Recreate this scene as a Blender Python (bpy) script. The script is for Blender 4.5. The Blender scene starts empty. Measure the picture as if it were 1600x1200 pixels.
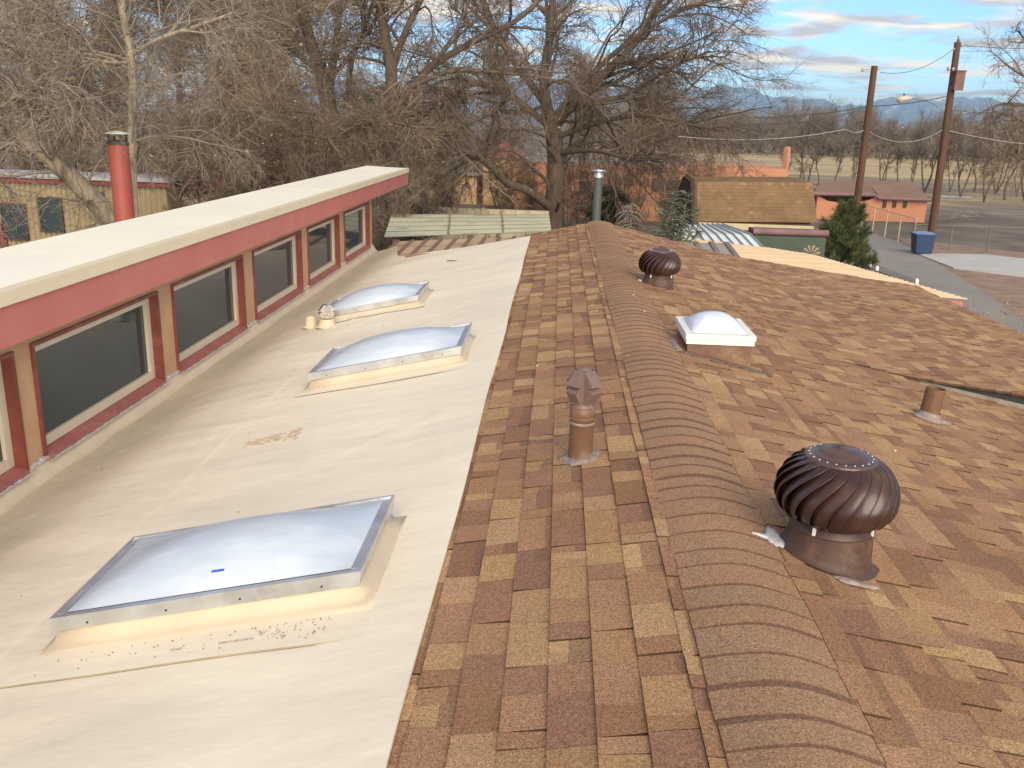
import bpy, math, random
import numpy as np
from mathutils import Vector, Matrix
PI = math.pi
scene = bpy.context.scene
# ------------------------------------------------------------------ camera
W_, H_, F = 1600., 1200., 1400.
CAMZ = 5.6
def _axes():
    dy = np.array([877-800., 190-600., F]); dy /= np.linalg.norm(dy)
    n = np.cross(dy, np.array([1, .03, 0.])); n /= np.linalg.norm(n)
    if n[1] < 0: n = -n
    return np.cross(n, dy), dy, n
DX, DY, DN = _axes()
cam = bpy.data.cameras.new('camera'); camo = bpy.data.objects.new('camera', cam)
scene.collection.objects.link(camo)
er = Vector((DX[0], DY[0], -DN[0])); eu = -Vector((DX[1], DY[1], -DN[1])); eb = -Vector((DX[2], DY[2], -DN[2]))
M = Matrix((er, eu, eb)).transposed().to_4x4(); M.translation = (0, 0, CAMZ)
camo.matrix_world = M
cam.sensor_width = 36; cam.lens = F/W_*36; cam.clip_end = 40000; cam.clip_start = .05
scene.camera = camo
# ------------------------------------------------------------------ sky + sun
SUN_EL, SUN_AZ = math.radians(27), math.radians(165)      # azimuth from +Y, clockwise seen from above
world = bpy.data.worlds.new("World"); scene.world = world; world.use_nodes = True
nt = world.node_tree; nt.nodes.clear()
def nn(nt, t, **k):
    n = nt.nodes.new(t)
    for a, b in k.items(): setattr(n, a, b)
    return n
def lk(nt, a, b): nt.links.new(a, b)
sky = nn(nt, 'ShaderNodeTexSky', sky_type='NISHITA', sun_disc=False)
sky.sun_elevation = SUN_EL; sky.sun_rotation = SUN_AZ; sky.altitude = 1500; sky.air_density = 1.0; sky.dust_density = .6; sky.ozone_density = 1.6
tc = nn(nt, 'ShaderNodeTexCoord'); sp = nn(nt, 'ShaderNodeSeparateXYZ'); lk(nt, tc.outputs['Generated'], sp.inputs[0])
zz = nn(nt, 'ShaderNodeMath', operation='ADD'); lk(nt, sp.outputs[2], zz.inputs[0]); zz.inputs[1].default_value = .07
zm = nn(nt, 'ShaderNodeMath', operation='MAXIMUM'); lk(nt, zz.outputs[0], zm.inputs[0]); zm.inputs[1].default_value = .02
dv = []
for i in (0, 1):
    d = nn(nt, 'ShaderNodeMath', operation='DIVIDE'); lk(nt, sp.outputs[i], d.inputs[0]); lk(nt, zm.outputs[0], d.inputs[1]); dv.append(d)
cb = nn(nt, 'ShaderNodeCombineXYZ'); lk(nt, dv[0].outputs[0], cb.inputs[0]); lk(nt, dv[1].outputs[0], cb.inputs[1])
mp = nn(nt, 'ShaderNodeMapping'); lk(nt, cb.outputs[0], mp.inputs[0]); mp.inputs['Location'].default_value = (3.1, 1.3, 0); mp.inputs['Scale'].default_value = (.85, .7, 1)
n1 = nn(nt, 'ShaderNodeTexNoise'); n1.inputs['Scale'].default_value = 1.5; n1.inputs['Detail'].default_value = 9; n1.inputs['Roughness'].default_value = .55
lk(nt, mp.outputs[0], n1.inputs['Vector'])
cr = nn(nt, 'ShaderNodeValToRGB'); lk(nt, n1.outputs['Fac'], cr.inputs[0])
cr.color_ramp.elements[0].position = .47; cr.color_ramp.elements[1].position = .57
n2 = nn(nt, 'ShaderNodeTexNoise'); n2.inputs['Scale'].default_value = 2.6; n2.inputs['Detail'].default_value = 6
mp2 = nn(nt, 'ShaderNodeMapping'); lk(nt, cb.outputs[0], mp2.inputs[0]); mp2.inputs['Location'].default_value = (1.1, 4.6, 0); mp2.inputs['Scale'].default_value = (.6, .8, 1)
lk(nt, mp2.outputs[0], n2.inputs['Vector'])
cc = nn(nt, 'ShaderNodeValToRGB'); lk(nt, n2.outputs['Fac'], cc.inputs[0])
cc.color_ramp.elements[0].position = .44; cc.color_ramp.elements[0].color = (4.9, 4.7, 4.7, 1)
cc.color_ramp.elements[1].position = .58; cc.color_ramp.elements[1].color = (9.4, 8.3, 6.6, 1)
mx = nn(nt, 'ShaderNodeMix', data_type='RGBA'); lk(nt, cr.outputs[0], mx.inputs['Factor'])
lk(nt, cc.outputs[0], mx.inputs['B'])
gm = nn(nt, 'ShaderNodeMix', data_type='RGBA', blend_type='MULTIPLY'); gm.inputs['Factor'].default_value = 1; gm.inputs['B'].default_value = (.84, 1.10, 1.38, 1)
lk(nt, sky.outputs[0], gm.inputs['A']); lk(nt, gm.outputs['Result'], mx.inputs['A'])
bg = nn(nt, 'ShaderNodeBackground'); bg.inputs['Strength'].default_value = .088; lk(nt, mx.outputs['Result'], bg.inputs[0])
wo = nn(nt, 'ShaderNodeOutputWorld'); lk(nt, bg.outputs[0], wo.inputs[0])
sun = bpy.data.lights.new('sun', 'SUN'); sun.energy = 2.9; sun.angle = math.radians(54); sun.color = (1, .85, .64)
suno = bpy.data.objects.new('sun', sun); scene.collection.objects.link(suno)
sd = Vector((math.sin(SUN_AZ)*math.cos(SUN_EL), math.cos(SUN_AZ)*math.cos(SUN_EL), math.sin(SUN_EL)))
suno.rotation_euler = sd.to_track_quat('Z', 'Y').to_euler()
scene.view_settings.view_transform = 'Standard'; scene.view_settings.look = 'None'
scene.view_settings.exposure = .76; scene.view_settings.gamma = 1
# ------------------------------------------------------------------ helpers
def ray(px, py):
    r = np.array([px-800., py-600., F]); return np.array([r@DX, r@DY, -(r@DN)])
def U(px, py, Y):
    r = ray(px, py); p = r*Y/r[1]; return (float(p[0]), float(p[1]), float(p[2]+CAMZ))
def G(px, py, z=0.):
    r = ray(px, py); p = r*((z-CAMZ)/r[2]); return (float(p[0]), float(p[1]), z)
COL = scene.collection
def tag(o, label=None, cat=None, group=None, kind=None):
    if label: o['label'] = label
    if cat: o['category'] = cat
    if group: o['group'] = group
    if kind: o['kind'] = kind
    return o
def thing(name, label, cat, loc=(0, 0, 0), group=None):
    o = bpy.data.objects.new(name, None); COL.objects.link(o); o.location = loc; o.empty_display_size = .2
    return tag(o, label, cat, group)
def wloc(o):
    v = Vector((0, 0, 0))
    while o is not None: v += Vector(o.location); o = o.parent
    return v
def copy_tree(o, parent=None):
    c = o.copy(); COL.objects.link(c); c.parent = parent
    for ch in [q for q in bpy.data.objects if q.parent == o]: copy_tree(ch, c)
    return c
class MB:
    def __init__(s): s.v = []; s.f = []; s.c = []; s.sm = []
    def face(s, pts, col=None, smooth=False):
        i = len(s.v); s.v += [tuple(map(float, p)) for p in pts]; s.f.append(tuple(range(i, i+len(pts)))); s.c.append(col); s.sm.append(smooth)
    def raw(s, vs, fs, smooth=False, col=None):
        i = len(s.v); s.v += [tuple(map(float, p)) for p in vs]
        for f in fs: s.f.append(tuple(i+k for k in f)); s.c.append(col); s.sm.append(smooth)
    def box(s, a, b, M=None, col=None, bev=0):
        x0, y0, z0 = a; x1, y1, z1 = b
        vs = [(x0,y0,z0),(x1,y0,z0),(x1,y1,z0),(x0,y1,z0),(x0,y0,z1),(x1,y0,z1),(x1,y1,z1),(x0,y1,z1)]
        if M is not None: vs = [tuple(M @ Vector(p)) for p in vs]
        s.raw(vs, [(3,2,1,0),(4,5,6,7),(0,1,5,4),(1,2,6,5),(2,3,7,6),(3,0,4,7)], col=col); return s
    def hexa(s, b4, t4, col=None):          # bottom four, top four (both ccw from above)
        s.raw(list(b4)+list(t4), [(3,2,1,0),(4,5,6,7),(0,1,5,4),(1,2,6,5),(2,3,7,6),(3,0,4,7)], col=col); return s
    def prism(s, poly, vec, col=None):      # polygon extruded by vec
        n = len(poly); p2 = [tuple(Vector(p)+Vector(vec)) for p in poly]
        s.raw(list(poly)+p2, [tuple(range(n))[::-1], tuple(range(n, 2*n))]+[(i, (i+1) % n, n+(i+1) % n, n+i) for i in range(n)], col=col); return s
    def tube(s, pts, rad, n=8, caps=True, smooth=True, col=None):
        pts = [Vector(p) for p in pts]
        if not hasattr(rad, '__len__'): rad = [rad]*len(pts)
        up = Vector((0, 0, 1)) if abs((pts[-1]-pts[0]).normalized().z) < .9 else Vector((0, 1, 0))
        vs = []
        for i, p in enumerate(pts):
            d = (pts[min(i+1, len(pts)-1)]-pts[max(i-1, 0)]).normalized()
            u = d.cross(up).normalized(); w = d.cross(u)
            for k in range(n):
                a = 2*PI*k/n; vs.append(p+(u*math.cos(a)+w*math.sin(a))*rad[i])
        m = len(pts)
        s.raw(vs, [(i*n+k, i*n+(k+1) % n, (i+1)*n+(k+1) % n, (i+1)*n+k) for i in range(m-1) for k in range(n)], smooth, col)
        if caps: s.face(vs[:n], col); s.face(vs[-n:][::-1], col)
        return s
    def lathe(s, prof, c=(0, 0, 0), n=24, M=None, smooth=True, col=None, zf=None):
        vs = []
        for (r, z) in prof:
            for k in range(n):
                a = 2*PI*k/n; p = Vector((c[0]+r*math.cos(a), c[1]+r*math.sin(a), c[2]+z))
                if M is not None: p = M @ p
                vs.append(p)
        m = len(prof)
        s.raw(vs, [(i*n+k, i*n+(k+1) % n, (i+1)*n+(k+1) % n, (i+1)*n+k) for i in range(m-1) for k in range(n)], smooth, col); return s
    def grid(s, fn, nu, nv, smooth=True, col=None):
        vs = [fn(i/nu, j/nv) for i in range(nu+1) for j in range(nv+1)]
        w = nv+1
        s.raw(vs, [(i*w+j, (i+1)*w+j, (i+1)*w+j+1, i*w+j+1) for i in range(nu) for j in range(nv)], smooth, col); return s
    def build(s, name, mat, parent=None, label=None):
        o = wloc(parent) if parent else Vector((0, 0, 0))
        me = bpy.data.meshes.new(name); me.from_pydata([(p[0]-o.x, p[1]-o.y, p[2]-o.z) for p in s.v], [], s.f); me.update()
        me.polygons.foreach_set('use_smooth', s.sm)
        if any(c is not None for c in s.c):
            a = me.color_attributes.new('tone', 'FLOAT_COLOR', 'CORNER')
            buf = []
            for f, c in zip(s.f, s.c):
                c = c or (1, 1, 1); buf += list(c[:3]+(1,))*len(f)
            a.data.foreach_set('color', buf)
        me.materials.append(mat)
        ob = bpy.data.objects.new(name, me); COL.objects.link(ob)
        if parent: ob.parent = parent
        if label: ob['label'] = label
        return ob
_m = {}
def mat(name, col, rough=.8, var=.12, vs=3., bump=.0, bs=40., metal=0., spec=.5, attr=False, col2=None, c2s=1., c2lo=.5, c2hi=.65, coat=0., stretch=None, trans=0., bdist=.01):
    """principled surface with noise-varied colour, optional second stain colour and bump"""
    if name in _m: return _m[name]
    m = bpy.data.materials.new(name); m.use_nodes = True; _m[name] = m
    t = m.node_tree; p = t.nodes['Principled BSDF']
    p.inputs['Roughness'].default_value = rough; p.inputs['Metallic'].default_value = metal; p.inputs['Specular IOR Level'].default_value = spec
    p.inputs['Coat Weight'].default_value = coat; p.inputs['Transmission Weight'].default_value = trans
    tc = nn(t, 'ShaderNodeTexCoord'); vec = tc.outputs['Object']
    if stretch:
        mp = nn(t, 'ShaderNodeMapping'); mp.inputs['Scale'].default_value = stretch; lk(t, vec, mp.inputs[0]); vec = mp.outputs[0]
    if attr:
        at = nn(t, 'ShaderNodeAttribute', attribute_name='tone'); src = at.outputs['Color']
    else:
        rg = nn(t, 'ShaderNodeRGB'); rg.outputs[0].default_value = (*col, 1); src = rg.outputs[0]
    if col2:
        n = nn(t, 'ShaderNodeTexNoise'); n.inputs['Scale'].default_value = c2s; n.inputs['Detail'].default_value = 8; n.inputs['Roughness'].default_value = .6; lk(t, vec, n.inputs['Vector'])
        mr = nn(t, 'ShaderNodeMapRange'); mr.inputs['From Min'].default_value = c2lo; mr.inputs['From Max'].default_value = c2hi; lk(t, n.outputs['Fac'], mr.inputs['Value'])
        mx = nn(t, 'ShaderNodeMix', data_type='RGBA'); lk(t, mr.outputs[0], mx.inputs['Factor']); lk(t, src, mx.inputs['A']); mx.inputs['B'].default_value = (*col2, 1); src = mx.outputs['Result']
    if var:
        n = nn(t, 'ShaderNodeTexNoise'); n.inputs['Scale'].default_value = vs; n.inputs['Detail'].default_value = 6; lk(t, vec, n.inputs['Vector'])
        mr = nn(t, 'ShaderNodeMapRange'); mr.inputs['From Min'].default_value = .3; mr.inputs['From Max'].default_value = .7
        mr.inputs['To Min'].default_value = 1-var; mr.inputs['To Max'].default_value = 1+var; lk(t, n.outputs['Fac'], mr.inputs['Value'])
        mx = nn(t, 'ShaderNodeVectorMath', operation='SCALE'); lk(t, src, mx.inputs[0]); lk(t, mr.outputs[0], mx.inputs['Scale']); src = mx.outputs[0]
    lk(t, src, p.inputs['Base Color'])
    if bump:
        n = nn(t, 'ShaderNodeTexNoise'); n.inputs['Scale'].default_value = bs; n.inputs['Detail'].default_value = 5; lk(t, vec, n.inputs['Vector'])
        b = nn(t, 'ShaderNodeBump'); b.inputs['Strength'].default_value = bump; b.inputs['Distance'].default_value = bdist; lk(t, n.outputs['Fac'], b.inputs['Height']); lk(t, b.outputs[0], p.inputs['Normal'])
    return m
def granules(m, amt=.55, scale=420):
    """mineral granules: fine speckle of colour and grain relief"""
    t = m.node_tree; p = t.nodes['Principled BSDF']; src = p.inputs['Base Color'].links[0].from_socket
    tc = nn(t, 'ShaderNodeTexCoord'); v = nn(t, 'ShaderNodeTexVoronoi'); v.inputs['Scale'].default_value = scale; lk(t, tc.outputs['Object'], v.inputs['Vector'])
    s = nn(t, 'ShaderNodeSeparateColor'); lk(t, v.outputs['Color'], s.inputs[0])
    mr = nn(t, 'ShaderNodeMapRange'); mr.inputs['To Min'].default_value = 1-amt; mr.inputs['To Max'].default_value = 1+amt; lk(t, s.outputs[0], mr.inputs['Value'])
    n = nn(t, 'ShaderNodeTexNoise'); n.inputs['Scale'].default_value = 90; n.inputs['Detail'].default_value = 3; lk(t, tc.outputs['Object'], n.inputs['Vector'])
    m2 = nn(t, 'ShaderNodeMapRange'); m2.inputs['From Min'].default_value = .3; m2.inputs['From Max'].default_value = .7; m2.inputs['To Min'].default_value = .82; m2.inputs['To Max'].default_value = 1.18; lk(t, n.outputs['Fac'], m2.inputs['Value'])
    mm = nn(t, 'ShaderNodeMath', operation='MULTIPLY'); lk(t, mr.outputs[0], mm.inputs[0]); lk(t, m2.outputs[0], mm.inputs[1])
    mx = nn(t, 'ShaderNodeVectorMath', operation='SCALE'); lk(t, src, mx.inputs[0]); lk(t, mm.outputs[0], mx.inputs['Scale']); lk(t, mx.outputs[0], p.inputs['Base Color'])
    b = nn(t, 'ShaderNodeBump'); b.inputs['Strength'].default_value = .5; b.inputs['Distance'].default_value = .002; lk(t, s.outputs[1], b.inputs['Height']); lk(t, b.outputs[0], p.inputs['Normal'])
    return m
rnd = random.Random(7)
# ------------------------------------------------------------------ materials
def islands(m, lo=.45, hi=1.6):
    """every twig its own shade"""
    t = m.node_tree; p = t.nodes['Principled BSDF']; src = p.inputs['Base Color'].links[0].from_socket
    g = nn(t, 'ShaderNodeNewGeometry'); mr = nn(t, 'ShaderNodeMapRange'); mr.inputs['To Min'].default_value = lo; mr.inputs['To Max'].default_value = hi; lk(t, g.outputs['Random Per Island'], mr.inputs['Value'])
    mx = nn(t, 'ShaderNodeVectorMath', operation='SCALE'); lk(t, src, mx.inputs[0]); lk(t, mr.outputs[0], mx.inputs['Scale']); lk(t, mx.outputs[0], p.inputs['Base Color'])
M_shingle = granules(mat('shingle', (.3, .17, .09), .95, var=.10, vs=1.3, attr=True, spec=.2))
M_memb = mat('membrane', (.86, .78, .605), .55, var=.05, vs=1.2, bump=.6, bs=2.2, spec=.35, col2=(.76, .68, .53), c2s=.9, c2lo=.50, c2hi=.74, stretch=(.6, 1.3, 1), bdist=.03)
M_membd = M_memb.copy(); M_membd.name = 'membrane_darker_at_wall'  # membrane copy, mixed browner toward the clerestory wall with a noisy border
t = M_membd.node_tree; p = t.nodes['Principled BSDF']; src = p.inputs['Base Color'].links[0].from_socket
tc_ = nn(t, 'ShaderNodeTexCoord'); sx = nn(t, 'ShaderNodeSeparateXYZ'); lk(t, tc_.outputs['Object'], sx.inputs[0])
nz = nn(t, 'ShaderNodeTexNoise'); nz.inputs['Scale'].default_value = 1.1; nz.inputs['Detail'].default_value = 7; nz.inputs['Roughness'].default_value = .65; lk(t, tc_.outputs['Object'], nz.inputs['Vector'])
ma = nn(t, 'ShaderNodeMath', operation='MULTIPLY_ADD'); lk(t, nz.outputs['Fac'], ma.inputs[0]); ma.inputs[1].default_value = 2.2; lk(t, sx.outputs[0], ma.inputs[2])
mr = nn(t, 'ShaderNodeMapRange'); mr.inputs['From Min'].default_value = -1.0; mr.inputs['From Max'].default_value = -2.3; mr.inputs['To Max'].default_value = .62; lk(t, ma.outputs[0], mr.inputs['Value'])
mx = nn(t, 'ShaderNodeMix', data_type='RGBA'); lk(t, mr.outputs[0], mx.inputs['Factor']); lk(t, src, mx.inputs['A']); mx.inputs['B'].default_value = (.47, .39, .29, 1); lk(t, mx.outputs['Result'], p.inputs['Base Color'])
M_memb2 = mat('membrane_flashing', (.60, .51, .375), .5, var=.05, vs=4, bump=.4, bs=7, spec=.35, bdist=.02)
M_cream = mat('cream_metal', (.92, .87, .72), .5, var=.04, vs=1.5, bump=.25, bs=1.5, bdist=.02)
M_creamtrim = mat('cream_trim', (.70, .60, .42), .5, var=.04, vs=3)
M_fascia = mat('red_fascia', (.49, .155, .128), .65, var=.07, vs=2, bump=.1, bs=60, col2=(.45, .165, .14), c2s=2, c2lo=.5, c2hi=.7)
M_casing = mat('red_casing', (.19, .047, .034), .55, var=.12, vs=6, bump=.15, bs=50, col2=(.27, .09, .08), c2s=5, c2lo=.52, c2hi=.7)
M_wframe = mat('window_frame', (.62, .55, .42), .5, var=.05)
M_stucco = mat('stucco', (.50, .31, .18), .9, var=.08, vs=5, bump=.4, bs=120)
M_glass = mat('dark_pane', (.035, .052, .058), .05, var=.12, vs=1.2, spec=.6)
M_alu = mat('aluminium', (.62, .63, .64), .38, var=.12, vs=8, metal=.85, bump=.1, bs=20, col2=(.40, .38, .36), c2s=3, c2lo=.55, c2hi=.75)
M_acryl = mat('acrylic', (.54, .62, .70), .33, var=.05, vs=2.5, spec=.5, col2=(.66, .72, .78), c2s=2.6, c2lo=.45, c2hi=.7, stretch=(1, 3, 1), coat=.25)
M_acrylw = mat('acrylic_white', (.78, .83, .90), .16, var=.03, vs=2.5, spec=.5, coat=.4)
M_whitem = mat('white_frame', (.78, .78, .72), .45, var=.05, vs=9)
M_brownm = mat('brown_metal', (.045, .022, .017), .34, var=.2, vs=9, spec=.5, coat=.15, col2=(.075, .035, .025), c2s=6, c2lo=.45, c2hi=.7)
M_brownp = mat('brown_paint', (.17, .088, .052), .5, var=.15, vs=14, bump=.2, bs=30, col2=(.26, .17, .10), c2s=9, c2lo=.5, c2hi=.72)
M_browncap = mat('brown_cowl', (.19, .125, .105), .42, var=.1, vs=20, spec=.5)
M_seal = mat('sealant', (.27, .225, .20), .7, var=.2, vs=30, bump=.8, bs=45, col2=(.24, .17, .13), c2s=22, c2lo=.48, c2hi=.6)
M_caulk = mat('white_caulk', (.47, .48, .49), .6, var=.15, vs=20, bump=.8, bs=40)
M_tar = mat('tar', (.13, .085, .065), .6, var=.25, vs=25, bump=.6, bs=50)
M_black = mat('black', (.02, .02, .02), .5)
M_ink = mat('ink', (.05, .05, .06), .7)
M_bark = mat('bark', (.36, .295, .215), .95, var=.4, vs=9, bump=1, bs=22, stretch=(1, 1, .25), bdist=.04, col2=(.15, .115, .08), c2s=4)
M_barkdk = mat('bark_dark', (.125, .092, .068), .95, var=.3, vs=5, bump=1, bs=22, stretch=(1, 1, .25), bdist=.04)
M_twig = mat('twig', (.25, .208, .165), .9, var=.35, vs=.8)
M_twigdk = mat('twig_brown', (.225, .168, .115), .9, var=.35, vs=.8)
M_twigbig = mat('twig_dark', (.15, .11, .078), .9, var=.35, vs=.8)
M_twigg = mat('twig_grey', (.20, .165, .135), .9, var=.3, vs=.2)
M_dry = mat('dry_leaf', (.36, .25, .12), .9, var=.4, vs=3)
for m_ in (M_twig, M_twigdk, M_twigbig): islands(m_)
islands(M_twigg, .6, 1.45)
# ------------------------------------------------------------------ ground, roads, fields
def sheet(name, mt, px, z, holder=None):
    b = MB(); b.face([(p[0], p[1], z) for p in px]); return tag(b.build(name, mt), kind='structure')
M_ground = mat('dirt', (.20, .155, .115), .95, var=.25, vs=.35, bump=.5, bs=3, col2=(.12, .098, .07), c2s=.12, c2lo=.42, c2hi=.6, bdist=.05)
b = MB(); b.face([(-6000, -400, 0), (9000, -400, 0), (14000, 12000, 0), (-9000, 12000, 0)]); tag(b.build('ground', M_ground), kind='structure')
M_fieldm = mat('dry_grass', (.43, .325, .165), .95, var=.2, vs=.08, col2=(.33, .26, .15), c2s=.05, c2lo=.45, c2hi=.62, stretch=(.5, 2, 1))
M_grassd = mat('dull_grass', (.21, .165, .105), .95, var=.25, vs=.2, col2=(.34, .27, .13), c2s=.09, c2lo=.5, c2hi=.6)
M_asph = mat('asphalt', (.255, .238, .212), .9, var=.12, vs=.8, bump=.3, bs=30, col2=(.20, .19, .175), c2s=.4)
M_conc = mat('concrete', (.46, .45, .42), .85, var=.08, vs=.7)
M_dirtb = mat('brown_dirt', (.28, .19, .135), .95, var=.2, vs=1.5, col2=(.20, .14, .10), c2s=.8)
sheet('pasture', M_grassd, [(10, 74), (75, 74), (130, 128), (20, 128)], .006)
sheet('field', M_fieldm, [(5, 118), (140, 120), (260, 250), (5, 250)], .012)
sheet('verge', M_dirtb, [G(1405, 372)[:2], G(1600, 395)[:2], G(1640, 450)[:2], G(1640, 560)[:2], G(1440, 420)[:2]], .004)
rp = [(1348, 352), (1372, 368), (1405, 378), (1438, 397), (1490, 428), (1545, 462), (1610, 512), (1640, 560), (1640, 760), (1200, 700), (1250, 420), (1320, 352)]
sheet('road', M_asph, [G(*p)[:2] for p in rp], .010)
b = MB(); cp = [G(*p) for p in [(1436, 399), (1470, 397.5), (1540, 399), (1640, 410), (1640, 440), (1600, 433.5), (1545, 427), (1490, 420)]]
b.prism([(p[0], p[1], 0.0) for p in cp[::-1]], (0, 0, .05)); tag(b.build('pavement', M_conc), kind='structure')
sheet('path', M_conc, [G(*p)[:2] for p in [(1467, 305.5), (1517, 307.5), (1519, 310), (1470, 308.5)]], .016)
# mountains: a real range of ridges eleven kilometres off
M_mtn = mat('mountain_rock', (.09, .11, .16), .95, var=.2, vs=.002, col2=(.72, .74, .80), c2s=.0035, c2lo=.56, c2hi=.72)
def mtn(u, v):
    x = -3000+u*12500; y = 9000+v*3800
    s = lambda k, ph: math.sin(x*k+ph)
    rg = 335+48*s(.0011, 1)+34*s(.0029, 2.2)+22*s(.0071, .4)+13*s(.017, 3)+8*s(.041, 1.4)
    prof = max(0, 1-abs(v-.45)/.5)**.9
    gul = 30*math.sin(x*.0094+3*v+2*math.sin(y*.004))*math.sin(y*.0031+s(.003, 0))+14*math.sin(x*.027+y*.011)
    return (x, y, -5+rg*prof*1.16+gul*prof*(1-prof)*3.2)
b = MB(); b.grid(mtn, 260, 44, smooth=False); tag(b.build('mountains', M_mtn), kind='structure')
# ------------------------------------------------------------------ the main house
def sstep(a, b_, x):
    t = min(1, max(0, (x-a)/(b_-a))); return t*t*(3-2*t)
RX = .69
def wrk(x, y):
    w = .006*math.sin(2.3*x+1.1*y)*math.sin(.9*y-1.7*x)+.003*math.sin(5.3*y+3*x)*math.sin(3.1*x)
    r = lambda ph, k, a: max(0, math.sin(ph))**k*a
    return w+(r(3.1*y+5.2*x+1.5*math.sin(.8*y), 9, .006)+r(4.3*y-2.2*x+2*math.sin(1.3*x+y*.6), 11, .005)+r(7.7*x+1.3*y, 13, .004))*max(0, math.sin(1.7*y+x))
def zL(x, y=0):
    z = CAMZ-1.7025+.225*x
    return z-.13*sstep(-2.7, -3.6, x) if x < -2.7 else z
ZR = CAMZ-1.7025+.225*RX
YG = 7.85
def zRn(x): return ZR-.225*(x-RX)
def zR(x, y=0):
    if y < YG or x < 2.4: return zRn(x)
    if x < 3.6:
        t = (x-2.4); return zRn(2.4)-.225*t+(.225-.12)*t*t/2.4
    return zRn(2.4)-.225*1.2+.105*1.44/2.4-.12*(x-3.6)
HOUSE = thing('house', 'house under a cream membrane and brown shingle roof with a red-trimmed clerestory window row', 'house', (0, 8, 0))
tones = [(.46, .285, .155), (.40, .235, .135), (.37, .205, .12), (.33, .18, .11), (.285, .155, .10), (.43, .26, .145), (.30, .16, .10), (.38, .215, .125), (.36, .20, .12)]
def pick():
    c = rnd.choice(tones); c = (c[0]*.96, c[1]*.98, c[2]*.90); k = rnd.uniform(.9, 1.1); return (c[0]*k, c[1]*k, c[2]*k*rnd.uniform(.92, 1.08))
DARK = (.19, .105, .07)
def courses(mb, xs, y0, y1, zf, side):
    """rows of laminated tabs; xs lists (x_low, x_high) of the exposed strip, side=+1 when low edge has larger x"""
    for k, (xl, xh) in enumerate(xs):
        y = y0-rnd.uniform(0, .25)
        while y < y1:
            w = rnd.choice([.07, .10, .12, .15, .18, .21, .27])*rnd.uniform(.85, 1.15)
            ya, yb = max(y, y0), min(y+w, y1); y += w
            if yb-ya < .01: continue
            thick = rnd.random() < .58
            c = pick(); h = .0085 if thick else .0045
            dz = .0105 if thick else .0045
            e = .012 if not thick else 0
            lo = lambda yy: (xl, yy, zf(xl, yy)+dz+h*.3); hi = lambda yy, k_=0.: (xh, yy+k_, zf(xh, yy)+.0012+(.001 if thick else 0))
            sk = rnd.uniform(-.008, .008) if ya > y0+.01 and yb < y1-.01 else 0
            A, B_, C_, D_ = lo(ya), lo(yb-.0015), hi(yb-.0015, sk), hi(ya, sk)
            def q(p, r, t): return tuple(p[i]+(r[i]-p[i])*t for i in range(3))
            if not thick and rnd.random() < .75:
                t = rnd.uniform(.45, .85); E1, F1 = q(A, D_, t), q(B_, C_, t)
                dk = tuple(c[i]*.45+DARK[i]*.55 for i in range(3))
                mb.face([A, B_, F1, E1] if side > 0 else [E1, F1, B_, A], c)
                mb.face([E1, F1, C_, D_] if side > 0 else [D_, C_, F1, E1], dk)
            else:
                mb.face([A, B_, C_, D_] if side > 0 else [D_, C_, B_, A], c)
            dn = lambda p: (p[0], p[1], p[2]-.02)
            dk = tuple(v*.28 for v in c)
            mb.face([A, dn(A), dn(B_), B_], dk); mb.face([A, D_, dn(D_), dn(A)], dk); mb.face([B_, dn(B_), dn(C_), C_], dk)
sh = MB()
EXP = .1405
xs = [(.455, .505)]; x = .455
while x > -.44: xs.append((max(-.44, x-EXP), x)); x -= EXP
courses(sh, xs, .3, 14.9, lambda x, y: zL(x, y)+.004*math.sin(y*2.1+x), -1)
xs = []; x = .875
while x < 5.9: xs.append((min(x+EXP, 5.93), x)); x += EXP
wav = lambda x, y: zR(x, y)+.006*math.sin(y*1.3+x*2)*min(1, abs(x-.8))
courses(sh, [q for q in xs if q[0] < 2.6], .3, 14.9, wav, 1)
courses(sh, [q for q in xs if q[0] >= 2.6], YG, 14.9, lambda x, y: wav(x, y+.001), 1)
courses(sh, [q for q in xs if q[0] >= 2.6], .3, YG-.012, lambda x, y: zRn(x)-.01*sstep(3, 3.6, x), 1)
# deck under the shingles (gives the eaves and rakes a thickness)
for (xa, xb, ya, yb, f) in [(-.44, .69, .3, 14.88, zL), (.69, 2.4, .3, 14.88, zR), (2.4, 3.0, .3, YG, lambda x, y: zRn(x)), (2.4, 3.0, YG+.03, 14.88, zR), (3.0, 3.6, YG+.09, 14.88, zR), (3.6, 5.9, YG+.09, 14.88, zR), (3.0, 5.9, .3, YG, lambda x, y: zRn(x))]:
    za, zb = f(xa, (ya+yb)/2+2*(ya > 5)), f(xb, (ya+yb)/2+2*(ya > 5))
    if ya > 5: za, zb = f(xa, 9), f(xb, 9)
    o_ = .012 if not (xb == .69 or xa == .69) else .030
    sh.hexa([(xa, ya, za-.09), (xb, ya, zb-.09), (xb, yb, zb-.09), (xa, yb, za-.09)], [(xa, ya, za-o_), (xb, ya, zb-o_), (xb, yb, zb-o_), (xa, yb, za-o_)], col=(.14, .09, .06))
SH = sh.build('shingle_roof', M_shingle, HOUSE)
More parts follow.
